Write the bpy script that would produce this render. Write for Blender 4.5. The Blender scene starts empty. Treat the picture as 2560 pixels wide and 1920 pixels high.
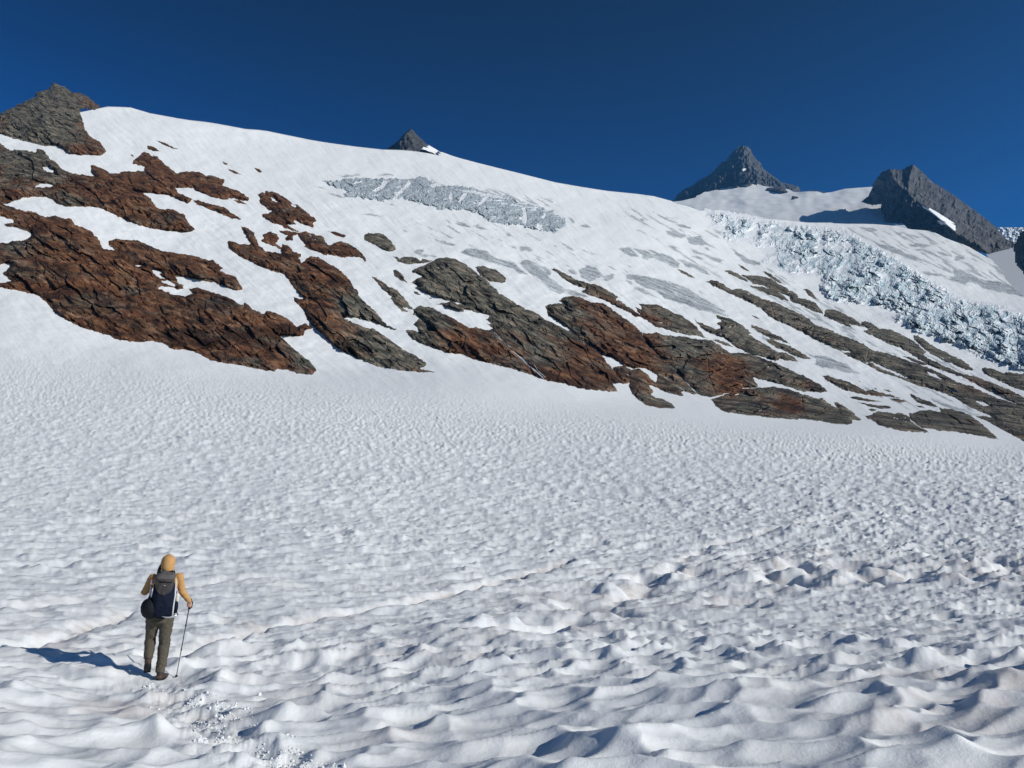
import bpy, bmesh, math, random
import numpy as np
from mathutils import Vector, Matrix
from mathutils.geometry import delaunay_2d_cdt

# ------------------------------------------------------------------ camera, world, sun, exposure
SC = bpy.context.scene
COL = SC.collection
F = 1934.0            # focal length in pixels of a 2560 px wide frame
PITCH = math.radians(8.0)
CP, SP = math.cos(PITCH), math.sin(PITCH)
cam_d = bpy.data.cameras.new("camera")
cam_d.sensor_width = 36.0
cam_d.lens = 36.0 * F / 2560.0
cam_d.clip_start = 0.1
cam_d.clip_end = 60000.0
cam = bpy.data.objects.new("camera", cam_d)
COL.objects.link(cam)
cam.location = (0, 0, 0)
cam.rotation_euler = (math.radians(90) + PITCH, 0, 0)
SC.camera = cam

SUN_EL = math.radians(24.0)
SUN_DIR = Vector((0.918 * math.cos(SUN_EL), -0.396 * math.cos(SUN_EL), math.sin(SUN_EL))).normalized()
w = bpy.data.worlds.new("World")
SC.world = w
w.use_nodes = True
nt = w.node_tree
bg = nt.nodes["Background"]
sky = nt.nodes.new("ShaderNodeTexSky")
sky.sky_type = 'NISHITA'
sky.sun_disc = False
sky.sun_elevation = SUN_EL
sky.sun_rotation = math.atan2(SUN_DIR.x, SUN_DIR.y)
sky.altitude = 2600.0
sky.air_density = 1.50
sky.dust_density = 0.50
sky.ozone_density = 5.0
gm = nt.nodes.new("ShaderNodeGamma")                # the darker zenith of thin alpine air
gm.inputs["Gamma"].default_value = 2.0
hs = nt.nodes.new("ShaderNodeHueSaturation")
hs.inputs["Saturation"].default_value = 1.10
hs.inputs["Value"].default_value = 0.150
hs.inputs["Hue"].default_value = 0.500
nt.links.new(sky.outputs[0], gm.inputs[0])
nt.links.new(gm.outputs[0], hs.inputs["Color"])
tc = nt.nodes.new("ShaderNodeTexCoord"); sx = nt.nodes.new("ShaderNodeSeparateXYZ"); mr = nt.nodes.new("ShaderNodeMapRange")
nt.links.new(tc.outputs["Generated"], sx.inputs[0]); nt.links.new(sx.outputs["Z"], mr.inputs[0])   # paler towards the horizon
for i_, v_ in enumerate((0.30, 0.60, 2.1, 0.62)): mr.inputs[i_ + 1].default_value = v_
vm = nt.nodes.new("ShaderNodeVectorMath"); vm.operation = 'SCALE'
nt.links.new(hs.outputs[0], vm.inputs[0]); nt.links.new(mr.outputs[0], vm.inputs["Scale"])
nt.links.new(vm.outputs[0], bg.inputs[0])
bg.inputs[1].default_value = 0.050
sun_d = bpy.data.lights.new("sun", 'SUN')
sun_d.energy = 5.0
sun_d.angle = math.radians(0.5)
sun_d.color = (1.0, 0.968, 0.905)
sun = bpy.data.objects.new("sun", sun_d)
COL.objects.link(sun)
sun.rotation_euler = SUN_DIR.to_track_quat('Z', 'Y').to_euler()
vs = SC.view_settings
vs.view_transform = 'Standard'
vs.look = 'None'
vs.gamma = 1.0
vs.exposure = 0.0
vs.use_curve_mapping = False

# ------------------------------------------------------------------ noise
def _h(ix, iy, s):
    a = (ix.astype(np.int64) * 374761393 + iy.astype(np.int64) * 668265263 + s * 974634777) & 0xFFFFFFFF
    a = ((a ^ (a >> 13)) * 1274126177) & 0xFFFFFFFF
    a = a ^ (a >> 16)
    a = (a * 2246822519) & 0xFFFFFFFF
    a = a ^ (a >> 15)
    return (a & 0xFFFFFF) / float(0x1000000)

def perlin(x, y, s=0):
    x0 = np.floor(x); y0 = np.floor(y)
    fx = x - x0; fy = y - y0
    u = fx * fx * fx * (fx * (fx * 6 - 15) + 10); v = fy * fy * fy * (fy * (fy * 6 - 15) + 10)
    def g(i, j):
        a = _h(x0 + i, y0 + j, s) * 2 * np.pi
        return np.cos(a) * (fx - i) + np.sin(a) * (fy - j)
    n0 = g(0, 0) * (1 - u) + g(1, 0) * u
    n1 = g(0, 1) * (1 - u) + g(1, 1) * u
    return (n0 * (1 - v) + n1 * v) * 1.5

def fbm(x, y, o=4, s=0, gain=0.5, lac=2.03):
    t = 0; a = 1.0; n = 0
    for k in range(o):
        t = t + a * perlin(x, y, s + k * 17); n += a
        x = x * lac + 3.7; y = y * lac - 1.3; a *= gain
    return t / n * 1.3

def ridged(x, y, o=4, s=0, gain=0.5, lac=2.03):
    t = 0; a = 1.0; n = 0
    for k in range(o):
        t = t + a * (1 - 2.2 * np.abs(perlin(x, y, s + k * 31))); n += a
        x = x * lac + 5.1; y = y * lac + 2.3; a *= gain
    return t / n

def worley(x, y, s=0, jit=0.9):
    """F1^2, F2^2, id hashes and offset of the nearest cell"""
    x0 = np.floor(x); y0 = np.floor(y)
    f1 = np.full(x.shape, 9.0); f2 = np.full(x.shape, 9.0)
    idx = np.zeros(x.shape); idy = np.zeros(x.shape); ox = np.zeros(x.shape); oy = np.zeros(x.shape)
    for i in (-1, 0, 1):
        for j in (-1, 0, 1):
            cx = x0 + i; cy = y0 + j
            dx = x - (cx + 0.5 + jit * (_h(cx, cy, s) - 0.5)); dy = y - (cy + 0.5 + jit * (_h(cx, cy, s + 7) - 0.5))
            d = dx * dx + dy * dy
            near = d < f1
            f2 = np.where(near, f1, np.minimum(f2, d))
            f1 = np.where(near, d, f1)
            idx = np.where(near, cx, idx); idy = np.where(near, cy, idy)
            ox = np.where(near, dx, ox); oy = np.where(near, dy, oy)
    return f1, f2, idx, idy, ox, oy

def bowls(x, y, s=0, k=14.0):
    """smooth-min of squared cell distance: rounded bowls that meet in sharp crests"""
    x0 = np.floor(x); y0 = np.floor(y); t = 0
    for i in (-1, 0, 1):
        for j in (-1, 0, 1):
            cx = x0 + i; cy = y0 + j
            dx = x - (cx + 0.5 + 0.95 * (_h(cx, cy, s) - 0.5)); dy = y - (cy + 0.5 + 0.95 * (_h(cx, cy, s + 7) - 0.5))
            dep = 0.30 * _h(cx, cy, s + 11)
            t = t + np.exp(-k * (dx * dx + dy * dy + dep))
    return -np.log(t + 1e-12) / k

def sstep(a, b, x):
    t = np.clip((x - a) / (b - a), 0, 1)
    return t * t * (3 - 2 * t)

# ------------------------------------------------------------------ view geometry of the photographed place
def px_dir(x, y):
    """pixel of the 2560x1920 frame -> (unit horizontal direction dx, dy, tangent of elevation)"""
    X = (np.asarray(x, float) - 1280) / F; Y = (960 - np.asarray(y, float)) / F
    f = CP - Y * SP; z = SP + Y * CP
    h = np.hypot(X, f)
    return X / h, f / h, z / h

def at(x, y, r):
    dx, dy, t = px_dir(x, y)
    return np.stack([dx * r, dy * r, t * r], -1)

# control columns: x -> [(y, horizontal distance in metres)]
COLS = {
 -900: [(2000,4.6),(1920,5.2),(1698,10.4),(1500,17),(1300,33),(1100,64),(1000,90),(900,130),(800,180),(725,225),(600,330),(500,430),(400,560),(330,680),(250,900),(100,1300)],
 0: [(2000,4.6),(1920,5.2),(1698,10.4),(1500,17),(1300,34),(1100,69),(1000,99),(900,146),(800,200),(725,250),(600,330),(500,420),(400,560),(330,700),(280,820),(200,1100),(100,1500)],
 400: [(2000,4.6),(1920,5.2),(1698,10.4),(1500,17),(1300,34),(1100,70),(1000,104),(900,180),(870,208),(800,250),(700,315),(600,400),(500,500),(400,680),(330,880),(270,1200),(150,1700)],
 800: [(2000,4.2),(1920,4.8),(1698,9.8),(1600,12.5),(1500,16.5),(1400,23),(1300,34),(1200,49),(1100,73),(1000,120),(940,200),(900,225),(800,275),(700,345),(600,450),(500,600),(420,830),(350,1250),(200,1900)],
 1200: [(2000,3.9),(1920,4.5),(1700,8.6),(1600,11.5),(1500,17),(1400,25),(1300,37),(1200,54),(1100,84),(1000,150),(920,240),(880,265),(800,315),(700,400),(600,530),(500,760),(440,1080),(400,1350),(300,1900)],
 1600: [(2000,3.5),(1920,4.0),(1700,7.7),(1600,11.8),(1540,15.6),(1480,20.5),(1400,27),(1300,38),(1200,56),(1100,95),(1040,160),(1000,235),(900,310),(800,400),(700,520),(600,740),(520,1150),(480,1550),(400,2200)],
 2000: [(2000,3.3),(1920,3.75),(1700,7.3),(1600,11.8),(1540,16.2),(1480,21.4),(1400,27.5),(1300,39),(1200,58),(1100,115),(1055,225),(1000,280),(900,370),(800,520),(700,800),(640,1150),(560,1800),(500,2300)],
 2560: [(2000,3.3),(1920,3.75),(1700,7.3),(1600,11.8),(1540,16.2),(1480,21.4),(1400,28),(1300,40),(1200,62),(1115,190),(1000,330),(950,400),(900,500),(800,750),(720,1200),(620,1800),(500,2400)],
 3400: [(2000,3.3),(1920,3.75),(1700,7.3),(1600,11.8),(1540,16.2),(1480,21.4),(1400,28),(1300,41),(1220,70),(1150,150),(1000,320),(950,400),(900,520),(800,800),(700,1300),(620,1800),(500,2400)],
}
_GX0, _GDX, _GY0, _GDY = -1100.0, 150.0, 0.0, 36.0
def _build_grid():
    gx = np.arange(_GX0, 3700, _GDX); gy = np.arange(_GY0, 2200, _GDY)
    xs = sorted(COLS); cols = []
    for x in xs:
        p = sorted(COLS[x]); ys = [a for a, b in p]; lr = [math.log(b) for a, b in p]
        v = np.interp(gy, ys, lr)
        v = np.where(gy < ys[0], lr[0] + (ys[0] - gy) * 0.0035, v)
        v = np.where(gy > ys[-1], lr[-1] - (gy - ys[-1]) * 0.0011, v)
        cols.append(v)
    cols = np.array(cols)
    return np.array([[np.interp(x, xs, cols[:, j]) for j in range(len(gy))] for x in gx])
_G = _build_grid()

def _bs(t):
    return [(1 - t) ** 3 / 6, (3 * t ** 3 - 6 * t * t + 4) / 6, (-3 * t ** 3 + 3 * t * t + 3 * t + 1) / 6, t ** 3 / 6]

def base_r(x, y):
    """smooth horizontal distance of the snow slope seen at pixel (x, y)"""
    x = np.asarray(x, float); y = np.asarray(y, float)
    yc = np.clip(y, 40, 2050)
    a = (np.clip(x, -930, 3380) - _GX0) / _GDX; b = (yc - _GY0) / _GDY
    i = np.floor(a).astype(int); j = np.floor(b).astype(int)
    wa = _bs(a - i); wb = _bs(b - j)
    v = 0
    for m in range(4):
        for n in range(4):
            ii = np.clip(i - 1 + m, 0, _G.shape[0] - 1); jj = np.clip(j - 1 + n, 0, _G.shape[1] - 1)
            v = v + wa[m] * wb[n] * _G[ii, jj]
    und = sstep(1150, 900, y)
    v = v + und * (0.010 * fbm(x / 260, y / 120, 3, 5) + 0.0035 * fbm((x * .8 + y * .6) / 110, (y * .8 - x * .6) / 26, 3, 9))
    us = x * .80 + y * .60; vs2 = -x * .60 + y * .80
    st = fbm(us / 95, vs2 / 7.5, 3, 150) + .6 * fbm(us / 30, vs2 / 3.2, 2, 151)
    v = v - .0027 * sstep(1060, 900, y) * (.75 * st * sstep(-.5, .45, fbm(x / 170, y / 90, 3, 152)) + 2.2 * fbm(x / 70, y / 26, 3, 153))
    r = np.exp(v) * 1.178
    return r

FAR = 1.0
# ------------------------------------------------------------------ mesh helpers
def link_mesh(name, V, faces, mat=None, parent=None, smooth=False, attrs=None):
    me = bpy.data.meshes.new(name)
    V = np.asarray(V, np.float32).reshape(-1, 3); faces = np.asarray(faces, np.int32)
    n = faces.shape[1]
    me.vertices.add(len(V)); me.vertices.foreach_set("co", V.ravel())
    me.loops.add(faces.size); me.loops.foreach_set("vertex_index", faces.ravel())
    me.polygons.add(len(faces)); me.polygons.foreach_set("loop_start", np.arange(0, faces.size, n, dtype=np.int32))
    me.polygons.foreach_set("use_smooth", np.full(len(faces), smooth, dtype=bool))
    me.update(calc_edges=True)
    for k, a in (attrs or {}).items():
        at_ = me.attributes.new(k, 'FLOAT', 'POINT'); at_.data.foreach_set("value", np.asarray(a, np.float32).ravel())
    if mat: me.materials.append(mat)
    o = bpy.data.objects.new(name, me); COL.objects.link(o)
    if parent: o.parent = parent
    return o

def grid_mesh(name, P, keep, mat, smooth=False, attrs=None, parent=None):
    """P (H,W,3) with rows going up the picture; keep (H-1,W-1) bool cells"""
    H, W = P.shape[:2]
    idx = np.arange(H * W).reshape(H, W)
    q = np.stack([idx[:-1, :-1], idx[:-1, 1:], idx[1:, 1:], idx[1:, :-1]], -1)[keep]
    used, inv = np.unique(q, return_inverse=True)
    at2 = {k: a.ravel()[used] for k, a in (attrs or {}).items()}
    return link_mesh(name, P.reshape(-1, 3)[used], inv.reshape(q.shape), mat, parent, smooth, at2)

def tag(o, label=None, cat=None, group=None, kind=None):
    if label: o["label"] = label
    if cat: o["category"] = cat
    if group: o["group"] = group
    if kind: o["kind"] = kind
    return o

# zoomed views used to trace the outlines: name -> (x0, y0, scale)
ZO = {1: (0, 180, 2.765), 2: (0, 460, 3.456), 3: (560, 420, 3.456), 4: (780, 400, 2.765), 5: (960, 620, 3.456),
      6: (1500, 620, 3.456), 7: (1920, 620, 3.456), 8: (1600, 320, 2.304), 9: (1660, 340, 5.53), 10: (940, 300, 11.06),
      11: (2100, 380, 4.809), 12: (1960, 560, 5.53), 13: (1560, 500, 5.53), 14: (780, 420, 5.53), 15: (360, 1640, 4.424),
      16: (400, 760, 5.53), 0: (0, 0, 1.0)}
def Z(k, *pts):
    x0, y0, s = ZO[k]
    return [(x0 + pts[i] / s, y0 + pts[i + 1] / s) for i in range(0, len(pts), 2)]

def sdist(X, Y, poly):
    """signed distance (positive inside) to a polygon"""
    p = np.array(poly, float); q = np.roll(p, -1, 0)
    d2 = np.full(X.shape, 1e12); ins = np.zeros(X.shape, bool)
    for (x1, y1), (x2, y2) in zip(p, q):
        ex, ey = x2 - x1, y2 - y1; l = ex * ex + ey * ey + 1e-9
        t = np.clip(((X - x1) * ex + (Y - y1) * ey) / l, 0, 1)
        d2 = np.minimum(d2, (X - x1 - t * ex) ** 2 + (Y - y1 - t * ey) ** 2)
        if y1 != y2:
            c = (y1 > Y) != (y2 > Y)
            ins ^= c & (X < (x2 - x1) * (Y - y1) / (y2 - y1) + x1)
    d = np.sqrt(d2)
    return np.where(ins, d, -d)

def ldist(X, Y, line):
    d2 = np.full(X.shape, 1e12)
    for (x1, y1), (x2, y2) in zip(line[:-1], line[1:]):
        ex, ey = x2 - x1, y2 - y1; l = ex * ex + ey * ey + 1e-9
        t = np.clip(((X - x1) * ex + (Y - y1) * ey) / l, 0, 1)
        d2 = np.minimum(d2, (X - x1 - t * ex) ** 2 + (Y - y1 - t * ey) ** 2)
    return np.sqrt(d2)
# ------------------------------------------------------------------ materials
class NT:
    def __init__(self, name):
        self.m = bpy.data.materials.new(name); self.m.use_nodes = True
        self.t = self.m.node_tree; self.b = self.t.nodes["Principled BSDF"]
        self.b.inputs["Roughness"].default_value = 0.8
    def n(self, typ, **kw):
        x = self.t.nodes.new(typ)
        for k, v in kw.items(): setattr(x, k, v)
        return x
    def l(self, a, b): self.t.links.new(a, b)
    def put(self, sock, v):
        if hasattr(v, "default_value") or hasattr(v, "is_linked"): self.l(v, sock)
        else: sock.default_value = v
    def math(self, op, a, b=0.0, clamp=False):
        x = self.n("ShaderNodeMath", operation=op, use_clamp=clamp); self.put(x.inputs[0], a); self.put(x.inputs[1], b); return x.outputs[0]
    def mix(self, f, a, b):
        x = self.n("ShaderNodeMix", data_type='RGBA'); self.put(x.inputs["Factor"], f)
        self.put(x.inputs["A"], a if not isinstance(a, tuple) else (*a, 1)); self.put(x.inputs["B"], b if not isinstance(b, tuple) else (*b, 1))
        return x.outputs["Result"]
    def attr(self, name):
        return self.n("ShaderNodeAttribute", attribute_name=name).outputs["Fac"]
    def coord(self, scale=(1, 1, 1), rot=(0, 0, 0)):
        c = self.n("ShaderNodeTexCoord"); m = self.n("ShaderNodeMapping"); self.l(c.outputs["Object"], m.inputs[0])
        m.inputs["Scale"].default_value = scale; m.inputs["Rotation"].default_value = rot
        return m.outputs[0]
    def dipcoord(self, deg, scale):
        """object space turned so that x runs down the dip of the rock layers, then scaled"""
        c = self.n("ShaderNodeTexCoord"); m = self.n("ShaderNodeMapping"); self.l(c.outputs["Object"], m.inputs[0])
        m.inputs["Rotation"].default_value = (0, -math.radians(deg), 0)
        m2 = self.n("ShaderNodeMapping"); self.l(m.outputs[0], m2.inputs[0]); m2.inputs["Scale"].default_value = scale
        return m2.outputs[0]
    def noise(self, vec, scale, detail=5, rough=0.6, dist=0.0):
        x = self.n("ShaderNodeTexNoise"); self.l(vec, x.inputs["Vector"])
        x.inputs["Scale"].default_value = scale; x.inputs["Detail"].default_value = detail
        x.inputs["Roughness"].default_value = rough; x.inputs["Distortion"].default_value = dist
        return x.outputs["Fac"]
    def ramp(self, f, stops):
        x = self.n("ShaderNodeValToRGB"); self.l(f, x.inputs[0]); e = x.color_ramp.elements
        while len(e) < len(stops): e.new(0.5)
        for i, (p, c) in enumerate(stops): e[i].position = p; e[i].color = (*c, 1)
        return x.outputs[0]
    def mapr(self, f, a, b, c=0.0, d=1.0):
        x = self.n("ShaderNodeMapRange"); self.l(f, x.inputs[0])
        for i, v in enumerate((a, b, c, d)): x.inputs[i + 1].default_value = v
        return x.outputs[0]
    def color(self, c): self.put(self.b.inputs["Base Color"], c if not isinstance(c, tuple) else (*c, 1))
    def bump(self, h, strength, dist):
        x = self.n("ShaderNodeBump"); self.l(h, x.inputs["Height"])
        x.inputs["Strength"].default_value = strength; x.inputs["Distance"].default_value = dist
        self.l(x.outputs[0], self.b.inputs["Normal"])
    def spec(self, v): self.b.inputs["Specular IOR Level"].default_value = v

def snow_material():
    k = NT("snow"); c = k.coord()
    dirt = k.attr("dirt"); ice = k.attr("ice")
    n1 = k.noise(c, 6.0, 8, 0.7); n2 = k.noise(c, 0.35, 5, 0.6)
    d = k.math('MULTIPLY', dirt, k.mapr(n1, 0.35, 0.62, 0.35, 1.0), True)
    base = k.mix(k.mapr(n2, 0.35, 0.7), (0.872, 0.888, 0.872), (0.832, 0.846, 0.834))
    base = k.mix(d, base, (0.46, 0.37, 0.31))
    n3 = k.noise(k.dipcoord(35, (0.05, 0.02, 0.3)), 1.0, 10, 0.75)
    icec = k.mix(k.mapr(n3, 0.41, 0.60), (0.17, 0.195, 0.21), (0.55, 0.59, 0.60))
    base = k.mix(k.math('MULTIPLY', ice, 1.0, True), base, icec)
    k.color(base); k.b.inputs["Roughness"].default_value = 0.75; k.spec(0.15)
    h = k.math('ADD', k.noise(c, 14.0, 6, 0.65), k.math('MULTIPLY', k.noise(c, 90.0, 3, 0.6), 0.18))
    k.bump(h, 0.5, 0.018)
    return k.m

def rock_material(name, sc=1.0, dark=1.0, tint=None):
    k = NT(name)
    st = k.dipcoord(38, (0.045 * sc, 0.03 * sc, 0.20 * sc))
    iso = k.dipcoord(38, (0.06 * sc, 0.03 * sc, 0.10 * sc))
    fine = k.noise(st, 2.4, 9, 0.68, 0.9)
    mid = k.noise(iso, 0.75, 6, 0.62, 1.0)
    big = k.noise(iso, 0.22, 4, 0.6, 0.6)
    rust = k.attr("rust")
    f = k.math('ADD', rust, k.math('MULTIPLY', k.math('SUBTRACT', mid, 0.5), 2.1))
    f = k.math('ADD', f, k.math('MULTIPLY', k.math('SUBTRACT', big, 0.5), 1.5))
    f = k.mapr(f, 0.25, 0.85)
    D = dark
    g = k.ramp(fine, [(0.36, (0.022 * D, 0.021 * D, 0.018 * D)), (0.45, (0.085 * D, 0.081 * D, 0.060 * D)), (0.53, (0.185 * D, 0.172 * D, 0.130 * D)), (0.66, (0.34 * D, 0.25 * D, 0.175 * D))])
    r = k.ramp(fine, [(0.36, (0.020 * D, 0.010 * D, 0.007 * D)), (0.45, (0.100 * D, 0.042 * D, 0.018 * D)), (0.54, (0.165 * D, 0.070 * D, 0.028 * D)), (0.69, (0.36 * D, 0.21 * D, 0.12 * D))])
    c = k.mix(f, g, r)
    tan = k.mapr(k.noise(iso, 1.1, 5, 0.6, 0.7), 0.57, 0.72, 0.0, 0.6)
    c = k.mix(tan, c, k.ramp(fine, [(0.38, (0.05 * D, 0.040 * D, 0.026 * D)), (0.53, (0.20 * D, 0.150 * D, 0.09 * D)), (0.66, (0.42 * D, 0.30 * D, 0.21 * D))]))
    def mul(a, b):
        x = k.n("ShaderNodeMix", data_type='RGBA', blend_type='MULTIPLY'); x.inputs["Factor"].default_value = 1.0
        k.l(a, x.inputs["A"]); k.l(b, x.inputs["B"]); return x.outputs["Result"]
    v = k.n("ShaderNodeTexVoronoi", feature='DISTANCE_TO_EDGE'); k.l(st, v.inputs["Vector"]); v.inputs["Scale"].default_value = 1.1
    c = mul(c, k.mapr(v.outputs["Distance"], 0.0, 0.035, 0.40, 1.0))
    c = mul(c, k.mapr(k.noise(iso, 0.9, 6, 0.62, 1.2), 0.40, 0.53, 0.34, 1.0))     # large dark zones: shading of steep faces painted into the rock colour
    if tint: c = k.mix(0.6, c, k.ramp(fine, [(0.38, tuple(.25 * q for q in tint)), (0.5, tint), (0.62, tuple(2.0 * q for q in tint))]))
    k.color(c); k.b.inputs["Roughness"].default_value = 0.75; k.spec(0.25)
    k.bump(k.noise(st, 6.0, 6, 0.65), 0.45, 1.4 / sc)
    return k.m

def ice_material():
    k = NT("glacier_ice"); b = k.attr("blue"); d = k.attr("dirt")
    n = k.noise(k.coord((0.10, 0.05, 0.10)), 2.0, 8, 0.72)
    col = k.mix(k.mapr(n, 0.40, 0.60), (0.46, 0.56, 0.59), (0.64, 0.72, 0.735))
    base = k.mix(k.mapr(b, 0.05, 0.5), (0.85, 0.875, 0.88), col)
    base = k.mix(k.mapr(b, 0.65, 1.0), base, (0.27, 0.41, 0.46))
    base = k.mix(k.math('MULTIPLY', d, k.mapr(n, 0.35, 0.6, 0.5, 1.0), True), base, (0.38, 0.405, 0.42))
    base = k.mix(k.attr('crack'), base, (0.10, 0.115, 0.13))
    k.color(base); k.b.inputs["Roughness"].default_value = 0.5; k.spec(0.3)
    k.bump(n, 0.6, 2.0)
    return k.m

def plain(name, col, rough=0.8, spec=0.3, nscale=60.0, var=0.12, bump=0.0, metal=0.0):
    k = NT(name); n = k.noise(k.coord(), nscale, 4, 0.6)
    lo = tuple(max(0, c * (1 - var)) for c in col); hi = tuple(min(1, c * (1 + var)) for c in col)
    k.color(k.mix(n, lo, hi)); k.b.inputs["Roughness"].default_value = rough; k.spec(spec); k.b.inputs["Metallic"].default_value = metal
    if bump: k.bump(n, 0.6, bump)
    return k.m

M_SNOW = snow_material()
M_ROCK = rock_material("rock")
M_ROCK_FAR = rock_material("rock_far", 0.22, 0.62, (.060, .064, .068))
M_ICE = ice_material()
# ------------------------------------------------------------------ snow surface
SKYLINE = ([(-900, 330), (-300, 318), (0, 300), (120, 285), (215, 266)] +
    Z(1, 685,240, 760,244, 830,264, 900,283, 1000,300, 1100,318, 1200,332, 1300,342, 1400,357, 1500,374, 1600,392, 1700,399, 1760,406, 1850,424, 1950,443, 2050,463, 2150,480, 2212,489) +
    [(870, 366)] + Z(10, 0,812, 300,818, 560,825, 800,845, 1000,868, 1200,897, 1400,930, 1600,970, 1690,985) + Z(10, 1720,880, 1850,925, 2000,978, 2200,1040) +
    [(1190, 407), (1244, 420), (1320, 438), (1389, 455), (1460, 467), (1528, 477), (1600, 484), (1645, 490)] +
    Z(13, 720,10, 800,50, 900,70, 1000,100, 1110,140, 1250,140, 1400,135, 1500,165, 1600,195, 1750,235, 1850,242, 2000,255, 2212,264) +
    [(2040, 556), (2108, 558)] + Z(11, 0,848, 200,862, 400,862, 560,868, 700,880, 800,890, 880,912, 1000,930, 1200,944, 1280,965, 1400,1030, 1500,1070, 1600,1100, 1700,1145, 1780,1195, 1960,1300, 2020,1370, 2080,1440, 2100,1530, 2212,1650) +
    [(2620, 775), (2750, 860), (2950, 930), (3214, 985)])
SKYLINE = sorted(SKYLINE)
SKX = np.array([p[0] for p in SKYLINE]); SKY_Y = np.array([p[1] for p in SKYLINE])
def skyline(x): return np.interp(x, SKX, SKY_Y)

PERSON_R = float(base_r(396, 1697))
FOOT = at(396, 1697, PERSON_R)
def P0(x, y): return at(x, y, base_r(x, y))
def gxy(x, y):
    p = P0(x, y); return float(p[0]), float(p[1])

RUNNELS = [([(0,1632),(90,1617),(270,1565),(340,1535)], 0.10, 0.9), ([(400,1662),(650,1583),(800,1541),(922,1519),(1060,1494),(1180,1466),(1325,1437),(1420,1412)], 0.11, 1.0),
           ([(1420,1560),(1560,1490),(1700,1425),(1900,1375)], 0.06, 0.5), ([(1660,1440),(1760,1370),(2050,1300),(2300,1275)], 0.07, 0.6),
           ([(0,1540),(300,1500),(560,1450)], 0.05, 0.3), ([(700,1740),(1000,1690),(1240,1640)], 0.05, 0.5), ([(2330,1740),(2480,1705),(2560,1690)], 0.05, 0.8)]
PITS = [(1391,1511,.5),(1321,1568,.55),(1553,1478,.5),(1573,1454,.4),(1957,1434,.6),(1937,1463,.6),(2111,1426,.6),(1794,1511,.6),(2168,1459,.5),(2514,1430,.6),(2457,1410,.5),
        (2250,1440,.4),(2350,1400,.4),(1700,1440,.4),(1850,1400,.4),(2050,1390,.35),(1480,1530,.35),(2530,1460,.5),(2390,1450,.4),(1240,1590,.35)]
STEPS = [(421,1737),(487,1839),(699,1884),(509,1787),(572,1841),(360,1722),(610,1880)]
RUN_XY = [([gxy(*p) for p in l], d, t) for l, d, t in RUNNELS]
PIT_XY = [(*gxy(a, b), s) for a, b, s in PITS]
STEP_XY = [gxy(*p) for p in STEPS]
DIRT_XY = [(*gxy(a, b), s, v) for a, b, s, v in [(650,1560,1.6,.5),(300,1770,1.3,.5),(1000,1640,1.2,.35),(2480,1680,1.0,.8),(2440,1760,.8,.5),(1000,1840,.6,.3),(260,1590,1.5,.3),(2000,1420,4,.45),(1450,1500,2.5,.5),(2500,1420,4,.4),(1250,1470,2.5,.35),(800,1470,2.5,.25),(150,1620,1.8,.35),(1300,1330,6,.15),(60,1500,3,.25)]]

def relief(X, Y, r):
    """(height to add, dirt) of the melting snow at world x, y"""
    h = np.zeros(X.shape); dirt = np.zeros(X.shape)
    k = (r < 262) & (Y > -30)
    if k.any(): h[k], dirt[k] = relief_near(X[k], Y[k], r[k])
    return h, dirt

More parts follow.
